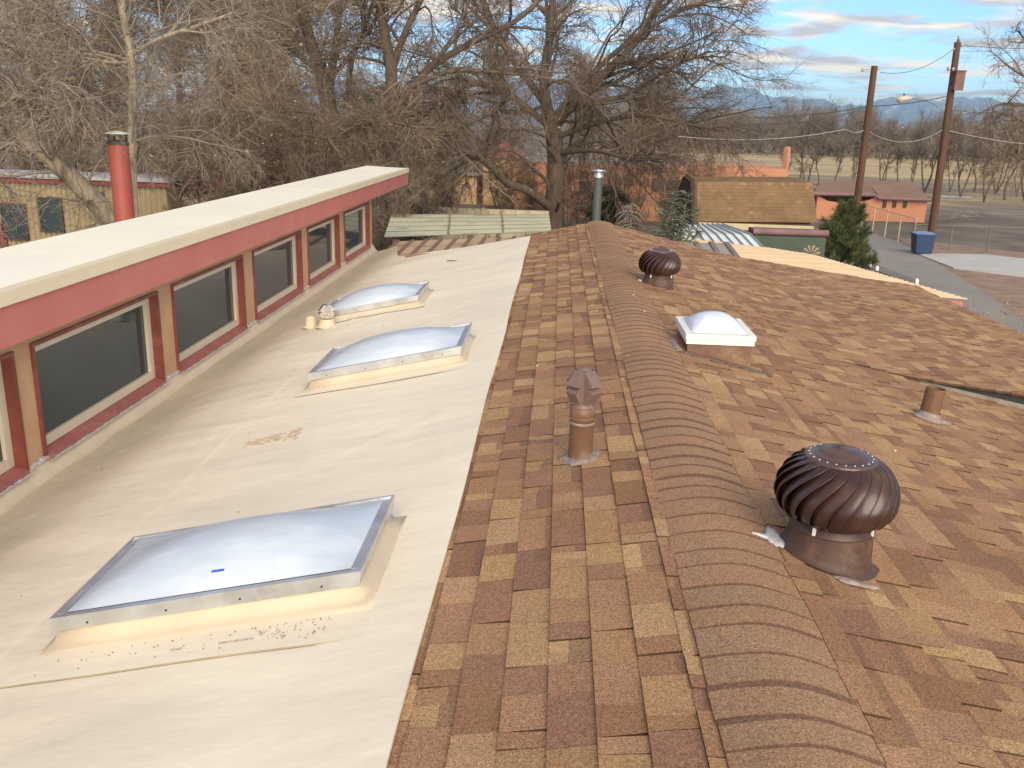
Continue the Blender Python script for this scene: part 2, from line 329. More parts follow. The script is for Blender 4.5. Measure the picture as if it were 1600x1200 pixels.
# pale board showing in the step between the two roof planes
b = MB(); gp = lambda x: zR(x, 9)-zRn(x)
for i in range(22):
    xa, xb = 3.3+i*.12, 3.42+i*.12
    b.hexa([(xa, YG+.05, zRn(xa)-.03), (xb, YG+.05, zRn(xb)-.03), (xb, YG+.07, zRn(xb)-.03), (xa, YG+.07, zRn(xa)-.03)], [(xa, YG+.05, zRn(xa)+gp(xa)*.22), (xb, YG+.05, zRn(xb)+gp(xb)*.22), (xb, YG+.07, zRn(xb)+gp(xb)*.22), (xa, YG+.07, zRn(xa)+gp(xa)*.22)])
b.build('step_board', mat('pale_board', (.27, .25, .20), .7, col2=(.2, .14, .1), c2s=3), HOUSE)
b = MB()  # black sheet painting the shingle overhang's shadow above the pale board
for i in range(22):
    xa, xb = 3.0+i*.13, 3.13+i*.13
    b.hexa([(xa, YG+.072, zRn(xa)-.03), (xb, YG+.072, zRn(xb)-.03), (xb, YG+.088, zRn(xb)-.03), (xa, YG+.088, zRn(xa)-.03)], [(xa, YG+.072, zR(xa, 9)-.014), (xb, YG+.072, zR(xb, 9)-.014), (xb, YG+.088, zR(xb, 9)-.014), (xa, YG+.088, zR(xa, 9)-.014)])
b.build('step_shade', M_black, HOUSE)
# ridge caps: overlapping bent pieces
rc = MB(); y = .2
def capz(s):     # s = signed girth from ridge -> (x,z)
    r_ = .095
    x = RX+s*.975; z = ZR-.225*math.sqrt((x-RX)**2+r_*r_); return x, z
while y < 14.95:
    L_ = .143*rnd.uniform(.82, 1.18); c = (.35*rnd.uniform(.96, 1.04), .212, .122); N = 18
    wl = .195+rnd.uniform(-.004, .004); wr = .24+rnd.uniform(-.012, .012)
    skew = rnd.uniform(-.006, .006)
    rows = []
    dkw = rnd.choice([.01, .012, .02, .028])  # width of the dark strip that paints the next cap's butt-edge shadow
    for i in range(N+1):
        s = -wl+(wl+wr)*i/N; x, z = capz(s); dy_ = skew*(s/.2)+.004*math.sin(s*20)
        rows.append((x, z, dy_))
    lift = lambda i: 1-.6*abs(i/N*2-1)**3
    for i in range(N):
        (x0, z0, d0), (x1, z1, d1) = rows[i], rows[i+1]
        a0_, a1_ = .0215*lift(i)+.002, .0215*lift(i+1)+.002; f0_, f1_ = .0175*lift(i)+.002, .0175*lift(i+1)+.002
        rc.face([(x0, y+d0, z0+a0_), (x1, y+d1, z1+a1_), (x1, y+L_-dkw+d1, z1+f1_), (x0, y+L_-dkw+d0, z0+f0_)], c, True)
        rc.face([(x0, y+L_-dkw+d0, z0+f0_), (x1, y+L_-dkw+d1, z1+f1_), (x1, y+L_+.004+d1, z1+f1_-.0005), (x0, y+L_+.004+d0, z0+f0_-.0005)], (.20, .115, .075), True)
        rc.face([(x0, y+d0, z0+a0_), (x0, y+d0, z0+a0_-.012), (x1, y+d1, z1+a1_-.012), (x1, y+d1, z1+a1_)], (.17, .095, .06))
    for i in (0, N):
        x0, z0, d0 = rows[i]; rc.face([(x0, y, z0+.013), (x0, y+L_, z0+.0115), (x0, y+L_, z0-.01), (x0, y, z0-.01)][::(1 if i else -1)], (.16, .08, .05))
    y += L_
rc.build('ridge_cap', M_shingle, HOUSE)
# membrane roof sheet
yend = lambda x: 14.42+.33*(-.45-x) if x > -2.6 else 15.13+2.9*sstep(-2.6, -3.3, x)
def memb(u, v):
    x = -.415+(-3.665+.415)*u; y = .2+(yend(x)-.2)*v
    z = zL(x, y)+.011+wrk(x, y)
    z += .012*(1-sstep(0, .16, u))
    x += .006*math.sin(y*1.9) if u == 0 else 0
    return (x, y, z)
b = MB(); b.grid(memb, 110, 330)
b.grid(lambda u, v: (memb(0, v)[0]+.001*u, memb(0, v)[1], memb(0, v)[2]-.012*u), 1, 330)
def memb_end(u, v):
    p = memb(u, 1); return (p[0], p[1]+.002*v, p[2]-.10*v)
b.grid(memb_end, 110, 1)
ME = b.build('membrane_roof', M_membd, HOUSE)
b = MB()
for x_ in (-2.25,):
    def lap(u, v):
        y = .3+14.0*v; x = x_+.05*u+.008*math.sin(y*1.7)+.006*math.sin(y*4.1); p = zL(x, y)+.011+wrk(x, y)
        return (x, y, p+(.0018 if u < .9 else .0004))
    b.grid(lambda u, v: lap(u, v), 4, 120)
b.build('lap_seam', M_memb, HOUSE)
# upturn along the clerestory wall, with ragged caulk
b = MB()
def upt(u, v):
    y = .2+18.0*v; t = u
    x = -3.635-.105*t**.8; z0 = zL(-3.635)+.010
    z1 = 3.085
    z = z0+(z1-z0)*t**1.6+.006*math.sin(y*7)*t*(1-t)*3
    return (x, y, z)
b.grid(upt, 8, 140); b.build('wall_flashing', M_memb2, HOUSE)
ck = {}; prev_ = None; run_ = 0
for i in range(420):
    y = .3+17.7*i/420; w = 17.7/420; h = rnd.uniform(.006, .028)
    ins_ = any(a-.01 < y < c+.01 for a, c in ((3.62, 5.83), (6.05, 8.15), (8.47, 10.5), (10.87, 13.0), (13.35, 15.33), (15.71, 17.85)))
    if ins_ != prev_: run_ += 1; prev_ = ins_
    b = ck.setdefault((ins_, run_), MB())
    if ins_: b.box((-3.70, y, 3.06), (-3.693+rnd.uniform(0, .008), y+w*1.02, 3.062+h*.5))
    else: b.box((-3.738, y, 3.078), (-3.72+rnd.uniform(0, .012), y+w*1.02, 3.083+h))

for (k_, n_), b in ck.items(): b.build('caulk_line' if k_ else 'caulk_patch', M_caulk, HOUSE)
# clerestory wall and windows
WX = -3.74
wins = [(1.2, 3.2), (3.62, 5.83), (6.05, 8.15), (8.47, 10.5), (10.87, 13.0), (13.35, 15.33), (15.71, 17.85)]
WZ0, WZ1 = 3.07, 3.965
b = MB(); ys = [0.2]+[v for w in wins for v in w]+[18.15]
for i in range(0, len(ys), 2): b.box((WX-.2, ys[i], 2.7), (WX, ys[i+1], 4.26))
for w in wins:
    b.box((WX-.2, w[0], WZ1), (WX, w[1], 4.26)); b.box((WX-.2, w[0], 2.7), (WX, w[1], WZ0))
b.build('clerestory_wall', M_stucco, HOUSE)
for i, (a, c) in enumerate(wins):
    o = MB(); t = .03; xo, xi = WX+.022, WX-.085
    o.box((xi, a, WZ0), (xo, a+t, WZ1)); o.box((xi, c-t, WZ0), (xo, c, WZ1)); o.box((xi, a+t, WZ1-t), (xo-.002, c-t, WZ1))
    sl__ = MB(); sl__.hexa([(xi, a+t, WZ0), (xo+.02, a+t, WZ0-.0), (xo+.02, c-t, WZ0), (xi, c-t, WZ0)], [(xi, a+t, WZ0+.05), (xo+.02, a+t, WZ0+.022), (xo+.02, c-t, WZ0+.022), (xi, c-t, WZ0+.05)])
    win = o.build('window', M_casing, HOUSE); sl__.build('sill', mat('sill_sky_lit', (.34, .115, .105), .6, var=.15, vs=5, col2=(.38, .19, .17), c2s=9, c2lo=.5, c2hi=.75), win)  # sill top: casing red with the sky's mauve light put into the colour
    o = MB(); f = .075; a2, c2, z0, z1 = a+t+.002, c-t-.002, WZ0+.052, WZ1-t-.002; x0, x1 = WX-.115, WX-.062
    o.box((x0, a2, z0), (x1, a2+f, z1)); o.box((x0, c2-f, z0), (x1, c2, z1)); o.box((x0, a2+f, z1-f), (x1-.002, c2-f, z1)); o.box((x0, a2+f, z0), (x1-.002, c2-f, z0+f))
    o.build('frame', M_wframe, win)
    o = MB(); o.box((x0+.005, a2+f, z0+f), (x1-.03, c2-f, z1-f)); o.build('pane', M_glass, win)
    # brown inner curtain edge seen behind the far end of each pane
# clerestory roof
pf = U(573, 259, 20.9); FXx = pf[0]; FZ = pf[2]
FX = -3.45; Z0, Z1, Z2 = 4.125, 4.40, 4.475
b = MB(); 
for ya, yb in ((.2, 6.9), (6.904, 12.1), (12.104, 16.9), (16.904, 20.9)): b.box((FX-.03, ya, Z0), (FX+rnd.uniform(-.001, .0015), yb, Z1))
b.box((FXx, 20.87, Z0), (FX-.03, 20.9, Z1)); b.build('fascia', M_fascia, HOUSE)
b = MB(); sl = (FZ-Z2)/(FXx-FX)
N = 5
for i in range(N):
    ya, yb = .2+20.72*i/N, .2+20.72*(i+1)/N-.004
    b.hexa([(FX-.001, ya, Z1), (FX+.018, ya, Z1-.012), (FX+.018, yb, Z1-.012), (FX-.001, yb, Z1)], [(FX-.06, ya, Z2+.006-.06*sl), (FX+.012, ya, Z2+.002), (FX+.012, yb, Z2+.002), (FX-.06, yb, Z2+.006-.06*sl)])
b.build('drip_edge', M_creamtrim, HOUSE)
def cro(u, v):
    x = FX-.055+(FXx-FX+.055)*u; y = .2+20.72*v
    return (x, y, Z2+.003+(x-FX)*sl+.006*math.sin(y*1.4+u*2)*math.sin(u*PI))
b = MB(); b.grid(cro, 12, 90)
b.grid(lambda u, v: (FXx-.001, .2+20.72*u, FZ+.003-.3*v), 2, 1); b.grid(lambda u, v: (FX-.05+(FXx-FX+.05)*u, 20.921, cro(u, 1)[2]-.1*v), 4, 1)
b.build('clerestory_roof', M_cream, HOUSE)
b = MB(); b.box((FXx, .2, Z0-.02), (FX-.031, 20.86, Z0+.01)); b.build('soffit', M_stucco, HOUSE)
b = MB(); b.box((-3.72, .4, -.02), (5.6, 14.5, 2.9)); b.box((-8, .4, -.02), (-3.96, 18.1, 2.95)); b.box((-3.96, .4, 2.95), (-3.94, 18.1, 4.1)); b.box((-3.96, 14.5, -.02), (-3.74, 18.15, 2.69)); b.build('wall', M_stucco, HOUSE)
b = MB(); b.box((-8.3, .2, 2.95), (-3.97, 18.4, 3.05)); b.build('rear_roof', M_cream, HOUSE)
# ------------------------------------------------------------------ skylights
def skylight(label, x0, x1, y0, y1, ch, dome, fr=M_alu, ac=M_acryl, cu=M_memb2, zf=zL, group='long domed skylights on the cream membrane', power=1.0):
    cx, cy = (x0+x1)/2, (y0+y1)/2
    root = thing('skylight', label, 'skylight', (cx, cy, zf(cx)), group)
    zt = lambda x: zf(x0)+ch+(zf(x1)-zf(x0))*(x-x0)/(x1-x0)      # top plane
    b = MB(); ins = .022
    def ring(off, dz, roofz):
        pts = []
        n = 6
        cs = [(x0+ins-off, y0+ins-off), (x1-ins+off, y0+ins-off), (x1-ins+off, y1-ins+off), (x0+ins-off, y1-ins+off)]
        for k in range(4):
            a, c = cs[k], cs[(k+1) % 4]
            for j in range(n):
                t = j/n; px, py = a[0]+(c[0]-a[0])*t, a[1]+(c[1]-a[1])*t
                z = zt(px)-.05 if roofz == 1 else zf(px)+.012+dz
                if roofz == .5: z = zf(px)+.012+dz
                pts.append((px, py, z))
        return pts
    rs = [ring(0, 0, 1), ring(.004, .075, 0), ring(.022, .03, 0), ring(.045, .012, 0), ring(.075, .004, 0), ring(.077, -.01, 0)]
    m = len(rs[0]); vs = [p for r in rs for p in r]
    b.raw(vs, [(i*m+(k+1) % m, i*m+k, (i+1)*m+k, (i+1)*m+(k+1) % m)[::-1] for i in range(len(rs)-1) for k in range(m)], True)
    curb = b.build('curb', cu, root)
    b = MB(); f = .045; h = .055
    def bar(xa, xb, ya, yb, up=0.):
        b.hexa([(xa, ya, zt(xa)-h), (xb, ya, zt(xb)-h), (xb, yb, zt(xb)-h), (xa, yb, zt(xa)-h)], [(xa, ya, zt(xa)+up), (xb, ya, zt(xb)+up), (xb, yb, zt(xb)+up), (xa, yb, zt(xa)+up)])
    bar(x0, x1, y0, y0+f); bar(x0, x1, y1-f, y1); bar(x0, x0+f, y0+f, y1-f, .0015); bar(x1-f, x1, y0+f, y1-f, .0015)
    # raised outer lip
    l = .009
    for (a, c, d, e) in [(x0-.004, x1+.004, y0-.004, y0+l), (x0-.004, x1+.004, y1-l, y1+.004), (x0-.004, x0+l, y0+l, y1-l), (x1-l, x1+.004, y0+l, y1-l)]:
        b.hexa([(a, d, zt(a)-.02), (c, d, zt(c)-.02), (c, e, zt(c)-.02), (a, e, zt(a)-.02)], [(a, d, zt(a)+.008), (c, d, zt(c)+.008), (c, e, zt(c)+.008), (a, e, zt(a)+.008)])
    fm = b.build('frame', fr, root)
    for t in (.12, .38, .62, .88):
        b = MB(); px = x0+(x1-x0)*t
        b.lathe([(.0045, 0), (.0045, .003), (.0001, .004)], n=8, M=Matrix.Translation((px, y0, zt(px)-.035)) @ Matrix.Rotation(PI/2, 4, 'X')); b.build('screw', M_black, fm)
    def dz(u, v):
        x = x0+f+(x1-x0-2*f)*u; y = y0+f+(y1-y0-2*f)*v
        uu, vv = abs(2*u-1), abs(2*v-1)
        return (x, y, zt(x)+.002+dome*(max(0, 1-uu**2.2)**.9*max(0, 1-vv**2.2)**.9)**power)
    b = MB(); b.grid(dz, 40, 28); b.build('dome', ac, root)
    return root, zt, dz
s1, zt1, dz1 = skylight('long skylight nearest the camera with a small blue mark on its dome and printed flashing', -1.985, -.712, 3.12, 3.865, .148, .12)
s2, _, _ = skylight('long skylight second from the camera, between the nearest and the farthest one', -1.93, -.71, 6.79, 7.65, .145, .125)
s3, _, _ = skylight('farthest long skylight beside the small shiny vent, nearest the clerestory wall', -2.66, -1.525, 9.86, 10.75, .125, .13)
# blue tape mark on the near dome
b = MB(); q = [dz1(.50, .09), dz1(.545, .09), dz1(.545, .105), dz1(.50, .105)]
b.face([(p[0], p[1], p[2]+.002) for p in q]); b.build('blue_mark', mat('blue_ink', (.02, .12, .6), .5), s1)
# flashing apron around skylight 1, printed
def apron(root, x0, x1, y0, y1, dz=.018):
    b = MB(); n = 24
    def e(u, v):
        x = x0+(x1-x0)*u; y = y0+(y1-y0)*v+.006*math.sin(u*9+y0)
        return (x, y, memb_z(x, y)+dz-.011)
    b.grid(e, n, 4)
    l_ = MB(); l_.grid(lambda u, v: (e(u, 0)[0], e(u, 0)[1]-.004*v, e(u, 0)[2]-.0055), n, 1); l_.grid(lambda u, v: (e(1, u)[0]+.004*v, e(1, u)[1], e(1, u)[2]-.0055), n, 1); l_.build('seam_line', mat('seam_dirt', (.33, .27, .20), .9, var=.4, vs=9), root)
    b.grid(lambda u, v: (e(1, u)[0]+.0005*v, e(1, u)[1], e(1, u)[2]-.004*v), n, 1)
    return b.build('apron', M_memb, root)
def memb_z(x, y): return zL(x, y)+.011+wrk(x, y)
apron(s1, -2.07, -.60, 2.87, 3.11); apron(s1, -.70, -.49, 3.02, 3.98); apron(s2, -2.0, -.60, 6.62, 6.80); apron(s2, -.72, -.52, 6.66, 7.75); apron(s3, -2.72, -1.44, 9.74, 9.87)
def text(s, x, y, size, parent, rot=PI, zof=.02):
    cu = bpy.data.curves.new('lettering', 'FONT'); cu.body = s; cu.size = size; cu.extrude = 0; cu.align_x = 'LEFT'
    o = bpy.data.objects.new('tmp', cu); COL.objects.link(o)
    dg = bpy.context.evaluated_depsgraph_get(); me = bpy.data.meshes.new_from_object(o.evaluated_get(dg)); bpy.data.objects.remove(o)
    me.materials.clear(); me.materials.append(M_ink)
    ob = bpy.data.objects.new('lettering', me); COL.objects.link(ob); ob.parent = parent
    sl_ = math.atan(.225); w = Vector((x, y, memb_z(x, y)+zof)) - wloc(parent)
    ob.location = w; ob.rotation_euler = Matrix.Rotation(rot, 3, 'Z').to_euler()
    ob.rotation_euler = (Matrix.Rotation(-sl_, 3, 'Y') @ Matrix.Rotation(rot, 3, 'Z')).to_euler()
    return ob
text('91AAT201210A2', -1.09, 2.965, .020, s1, zof=.014); text('x', -1.285, 2.965, .016, s1, zof=.014); text('-09/22', -1.37, 2.965, .020, s1, zof=.014)
text('x', -.96, 2.95, .02, s1, zof=.013); text('x', -.845, 2.945, .02, s1, zof=.013)
b = MB()
for i in range(330):
    u = rnd.random(); x = -1.95+1.15*u; y = 2.91+.13*rnd.random()**.7
    if rnd.random() > .2+.75*math.exp(-((x+.98)/.14)**2) or (2.94 < y < 2.975 and x < -1.06): continue
    r_ = rnd.uniform(.0007, .0022); a = rnd.random()*6
    z = memb_z(x, y)+.009+(max(0, y-3.0))*.1; b.box((x-r_, y-r_*.7, z), (x+r_, y+r_*.7, z+.003), col=None)
tag(b.build('roof_grit', M_tar), 'scatter of dark grit on the membrane in front of the nearest skylight', 'grit', kind='stuff')
# small domed skylight in the shingles: level box
def dome_sky():
    x0, x1, y0, y1 = .985, 1.50, 6.50, 7.14; z = 4.125; cx, cy = 1.25, 6.8
    root = thing('skylight', 'small square white domed skylight set in the brown shingles', 'skylight', (cx, cy, zRn(cx)))
    b = MB(); i_ = .02
    b.hexa([(x0+i_, y0+i_, zRn(x0)-.05), (x1-i_, y0+i_, zRn(x1)-.05), (x1-i_, y1-i_, zRn(x1)-.05), (x0+i_, y1-i_, zRn(x0)-.05)], [(x0+i_, y0+i_, z-.04), (x1-i_, y0+i_, z-.04), (x1-i_, y1-i_, z-.04), (x0+i_, y1-i_, z-.04)])
    b.build('curb', M_brownp, root)
    b = MB(); f = .05
    for (a, c, d, e, u) in [(x0, x1, y0, y0+f, 0), (x0, x1, y1-f, y1, 0), (x0, x0+f, y0+f, y1-f, .001), (x1-f, x1, y0+f, y1-f, .001)]: b.box((a, d, z-.035), (c, e, z+u))
    for (a, c, d, e) in [(x0+.008, x1-.008, y0+.008, y0+f), (x0+.008, x1-.008, y1-f, y1-.008), (x0+.008, x0+f, y0+f, y1-f), (x1-f, x1-.008, y0+f, y1-f)]: b.box((a, d, z-.075), (c, e, z-.036))
    b.build('frame', M_whitem, root)
    b = MB()
    def d(u, v):
        uu, vv = abs(2*u-1), abs(2*v-1)
        return (x0+f+(x1-x0-2*f)*u, y0+f+(y1-y0-2*f)*v, z+.002+.105*max(0, 1-uu**2.3)**.8*max(0, 1-vv**2.3)**.8)
    b.grid(d, 32, 32); b.build('dome', M_acrylw, root)
    b = MB()
    for i in range(26):
        t = i/26; x = x0-.03+(x1-x0+.16)*t
        b.lathe([(.034*rnd.uniform(.8, 1.2), .0), (.026, .010), (.0, .013)], c=(x, y0-.045+rnd.uniform(-.012, .012)-.02*t, zRn(x)+.006), n=9)
    b.build('sealant_line', M_tar, root)
    b = MB()
    for i in range(14):
        t = i/14; x = x0-.045-.012*math.sin(t*3); b.lathe([(.03, .0), (.024, .012), (.0, .016)], c=(x, y0-.03+.34*t, zRn(x)+.006), n=9)
    b.build('sealant_line', M_seal, root)
dome_sky()
# ------------------------------------------------------------------ turbine vents
def blob(b, cx, cy, rx, ry, zf, h=.012, n=26, seed=0, wob=.25, a0=0, a1=2*PI):
    r = random.Random(seed); ph = [r.random()*6 for _ in range(4)]
    def pt(a, k, dz):
        w = 1+wob*(.5*math.sin(3*a+ph[0])+.3*math.sin(5*a+ph[1])+.3*math.sin(9*a+ph[2])); x = cx+rx*w*k*math.cos(a); y = cy+ry*w*k*math.sin(a); return (x, y, zf(x)+.009+dz)
    b.grid(lambda u, v: pt(a0+(a1-a0)*v, [1.0, .9, .55, .01][int(round(u*3))], [0, h*.8, h, h][int(round(u*3))]), 3, n)
def turbine(x, y, label, R=.235, seal=0):
    z = zRn(x); root = thing('turbine_vent', label, 'roof vent', (x, y, z), 'brown turbine vents on the shingles')
    k = R/.235
    b = MB(); n = 40; prof = [(.195, 0), (.178, .02), (.168, .06), (.160, 1)]
    top = z+(.14 if seal else .105)*k
    def bc(u, v):
        a = 2*PI*v; i = u*3; r_, t = prof[int(round(i))]; r_ *= k
        px, py = x+r_*math.cos(a), y+r_*math.sin(a)
        return (px, py, zRn(px)+.006+t*.6*k if t < .5 else top)
    b.grid(bc, 3, n); b.grid(lambda u, v: (x+.158*k*math.cos(2*PI*v), y+.158*k*math.sin(2*PI*v), top+.001-.4*u*.0), 1, n)
    M_tb = mat('turbine_base', (.075, .038, .026), .6, var=.2, vs=14, bump=.2, bs=30, col2=(.15, .09, .058), c2s=7, c2lo=.52, c2hi=.75); base = b.build('base', M_tb, root)
    b = MB(); b.lathe([(.158*k, .0), (.166*k, .004), (.166*k, .010), (.158*k, .014), (.156*k, .055*k), (.150*k, .057*k), (.148*k, .0)], c=(x, y, top-.004), n=n); b.build('collar', mat('brown_collar', (.07, .035, .026), .45, var=.15, vs=12), root)
    hb = top+.036*k; HH = .25*k
    def rr(v):      # vane radius along height
        return k*(.152+.083*math.sin(PI*min(1, max(0, v))**.92)**.72) if v <= 1 else 0
    def rad(v):
        lo, hi = .158*k, .130*k; s_ = math.sin(PI*v**.93)**.54 if 0 < v < 1 else 0
        return lo+(hi-lo)*v+(.235*k-(lo+hi)/2)*s_
    NV = 22; rt = MB()
    for i in range(NV):
        a0 = 2*PI*i/NV
        def vane(u, v, inner=0):
            a = a0+.72*v**2.4-u*(2*PI/NV)*1.42
            s_ = math.sin(PI*v)**.5 if 0 < v < 1 else 0
            r_ = rad(v)-u**1.5*.050*k*s_-.002
            return (x+r_*math.cos(a), y+r_*math.sin(a), hb+HH*v)
        rt.grid(vane, 6, 14)
        # rolled bead on the leading edge
        rt.tube([tuple(Vector(vane(0, j/14))) for j in range(15)], .0026*k, n=5, caps=False)
    rt.lathe([(.158*k, -.006), (.163*k, .0), (.163*k, .012), (.156*k, .013)], c=(x, y, hb), n=n)
    rotor = rt.build('rotor', M_brownm, root)
    b = MB(); zt = hb+HH; b.lathe([(.138*k, -.006), (.138*k, .002), (.130*k, .006), (.108*k, .010), (.105*k, .009), (.085*k, .026), (.05*k, .037), (.022*k, .041), (.020*k, .047), (.010*k, .051), (.0005, .052)], c=(x, y, zt), n=48)
    b.build('top_cap', mat('brown_cap', (.085, .046, .038), .36, var=.1, vs=10, spec=.5, coat=.2), rotor)
    for i in range(NV):
        b = MB(); a = 2*PI*i/NV; b.lathe([(.0033, 0), (.0026, .0018), (.0003, .003)], c=(x+.119*k*math.cos(a), y+.119*k*math.sin(a), zt+.008), n=7)
        b.build('rivet', M_whitem, rotor); b = MB()
        Mx = Matrix.Translation((x+.163*k*math.cos(a), y+.163*k*math.sin(a), hb+.006)) @ Matrix.Rotation(a, 4, 'Z') @ Matrix.Rotation(PI/2, 4, 'Y')
        b.lathe([(.0045, 0), (.0035, .0025), (.0003, .004)], M=Mx, n=7); b.build('rivet', M_whitem, rotor)
    for a in (PI*1.28, PI*1.78, PI*.6):
        b = MB(); b.box((-.004, -.006, -.02), (.004, .006, .012), M=Matrix.Translation((x+.163*k*math.cos(a), y+.163*k*math.sin(a), hb-.012)) @ Matrix.Rotation(a, 4, 'Z')); b.build('bolt', M_whitem, rotor)
    # sealant
    b = MB(); blob(b, x, y, .192*k, .190*k, zRn, h=.005, seed=3, wob=.10, n=40); b.build('sealant', M_tb, root)
    for (a, c, d, e, sd_) in ([(-.215, .02, .035, .085, 5), (-.255, -.0, .05, .012, 6), (.045, -.222, .085, .020, 8)] if seal else [(-.2, -.03, .02, .04, 5)]):
        b = MB(); blob(b, x+a, y+c, d, e, zRn, h=.012, seed=sd_); b.build('sealant_patch', M_caulk if sd_ < 8 else M_seal, root)
turbine(1.145, 3.34, 'large brown turbine vent close to the camera with white sealant at its base', seal=1)
turbine(1.10, 9.48, 'brown turbine vent near the far end of the ridge, behind the small domed skylight', R=.222)
# ------------------------------------------------------------------ pipe vents
def cowl(root, x, y, z, k, m, rot=PI/4):
    b = MB(); prof = [(0, .155), (.036, .155), (.090, .088), (.055, .078), (.092, .055), (.060, .0), (0, .0)]
    for i in range(4):
        Mx = Matrix.Translation((x, y, z)) @ Matrix.Rotation(rot+i*PI/2, 4, 'Z') @ Matrix.Scale(k, 4)
        hw = .033
        pts = [Mx @ Vector((r, -hw, zz)) for r, zz in prof]; vec = (Mx.to_3x3() @ Vector((0, 2*hw, 0)))
        b.prism([tuple(p) for p in pts], vec)
    b.lathe([(.0005, .170), (.03, .160), (.05, .145)], n=12, M=Matrix.Translation((x, y, z)) @ Matrix.Scale(k, 4))
    b.lathe([(.055, .0), (.05, -.02), (.058, -.03)], n=20, M=Matrix.Translation((x, y, z)) @ Matrix.Scale(k, 4))
    return b.build('cowl', m, root)
x, y = .17, 4.34; z = zL(x)
pv = thing('vent_pipe', 'brown vent pipe with a star-shaped metal cowl beside the ridge', 'vent pipe', (x, y, z))
b = MB(); b.lathe([(.064, -.03), (.063, .02), (.060, .23), (.064, .235), (.065, .285), (.055, .287)], c=(x, y, z), n=28)
b.lathe([(.0655, .222), (.067, .228), (.0655, .236)], c=(x, y, z), n=28); b.build('pipe', M_brownp, pv)
cowl(pv, x, y, z+.315, 1.02, M_browncap)
b = MB(); b.lathe([(.0625, .195), (.0655, .20), (.0625, .208)], c=(x, y, z), n=28)
b.build('band', M_seal, pv)
b = MB(); blob(b, x, y-.01, .105, .10, zL, h=.016, seed=2, wob=.2); b.build('sealant', M_seal, pv)
x, y = 2.79, 6.42; z = zRn(x)
pp = thing('plumbing_pipe', 'short open brown pipe standing near the dark gap in the shingles', 'vent pipe', (x, y, z))
ln = Vector((.10, .0, 1)).normalized(); P0 = Vector((x, y, z)); b = MB()
b.tube([P0-ln*.03, P0+ln*.235], .068, n=26, caps=False); b.tube([P0+ln*.235, P0+ln*.06], .062, n=26, caps=False); 
b.lathe([(.062, .0), (.068, .0)], n=26, M=Matrix.Translation(P0+ln*.235) @ ln.to_track_quat('Z', 'Y').to_matrix().to_4x4()); b.build('pipe', M_brownp, pp); b = MB(); b.tube([P0+ln*.09, P0+ln*.10], .0615, n=26); b.build('bore', M_black, pp)
b = MB(); blob(b, x+.01, y-.02, .13, .10, zRn, h=.02, seed=12, wob=.25)
b.lathe([(.115, .0), (.085, .022), (.07, .055)], n=24, M=Matrix.Translation(P0+Vector((0, -.005, .002))) @ Matrix.Rotation(.22, 4, 'Y')); b.build('sealant', M_seal, pp)
# shiny vent near farthest skylight
x, y = -2.50, 9.60; z = zL(x)
sv = thing('vent_pipe', 'small shiny metal star-shaped vent in a cream boot by the farthest long skylight', 'vent pipe', (x, y, z))
b = MB(); b.lathe([(.13, .012), (.10, .03), (.075, .09), (.062, .10)], c=(x, y, z), n=20); b.build('boot', M_memb2, sv)
cowl(sv, x, y, z+.11, .95, mat('shiny_metal', (.75, .70, .66), .18, metal=1., var=.2, vs=20), rot=.5)
x, y = -2.72, 9.75; z = zL(x)
b = MB(); b.lathe([(.1, .012), (.07, .03), (.05, .13), (.0, .14)], c=(x, y, z), n=16)
st = b.build('boot', M_memb2, thing('pipe_stub', 'cream wrapped pipe stub left of the small shiny vent', 'vent pipe', (x, y, z)))
# far flue behind the ridge
p = U(931, 352, 15.6); pt = U(934.5, 276, 15.6)
fl = thing('flue_pipe', 'tall dark grey flue pipe with a shiny cap beyond the far end of the ridge', 'flue', (p[0], p[1], 2.4))
b = MB(); b.tube([(p[0], p[1], 2.4), (p[0], p[1], pt[2])], .073, n=24); b.build('pipe', mat('grey_flue', (.075, .085, .085), .6, var=.1), fl)
b = MB(); b.lathe([(.078, 0), (.078, .055), (.068, .058), (.068, .09), (.125, .10), (.135, .112), (.02, .135), (.001, .136)], c=(p[0], p[1], pt[2]-.01), n=28); b.build('cap', mat('galvanised', (.7, .7, .68), .3, metal=.9, var=.1), fl)
# red chimney flue behind the clerestory
p = U(193, 320, 14.5); pt = U(187.5, 224, 14.5)
rf = thing('chimney_pipe', 'tall red chimney pipe with a flat cowl behind the clerestory roof', 'chimney', (p[0], p[1], 3.0))
b = MB(); b.tube([(p[0], p[1], 3.0), (p[0], p[1], pt[2])], .158, n=32)
b.lathe([(.158, 0), (.1615, .003), (.158, .006)], c=(p[0], p[1], U(190, 275, 14.5)[2]), n=32); b.build('pipe', mat('red_pipe', (.30, .068, .052), .5, var=.08), rf)
b = MB(); c = (p[0], p[1], pt[2]); b.lathe([(.172, -.02), (.172, .015), (.15, .02), (.15, .045), (.1, .045)], c=c, n=28)
for i in range(4): a = PI/4+i*PI/2; b.box((-.012, -.012, 0), (.012, .012, .15), M=Matrix.Translation((c[0]+.14*math.cos(a), c[1]+.14*math.sin(a), c[2])))
hd = b.build('collar', mat('dark_metal', (.05, .04, .035), .6), rf)
b = MB(); b.lathe([(.17, .145), (.205, .145), (.205, .15), (.06, .19), (.001, .195)], c=c, n=28); b.lathe([(.205, .145), (.001, .146)], c=c, n=28); b.build('cowl', mat('cowl_grey', (.55, .56, .52), .5), rf)
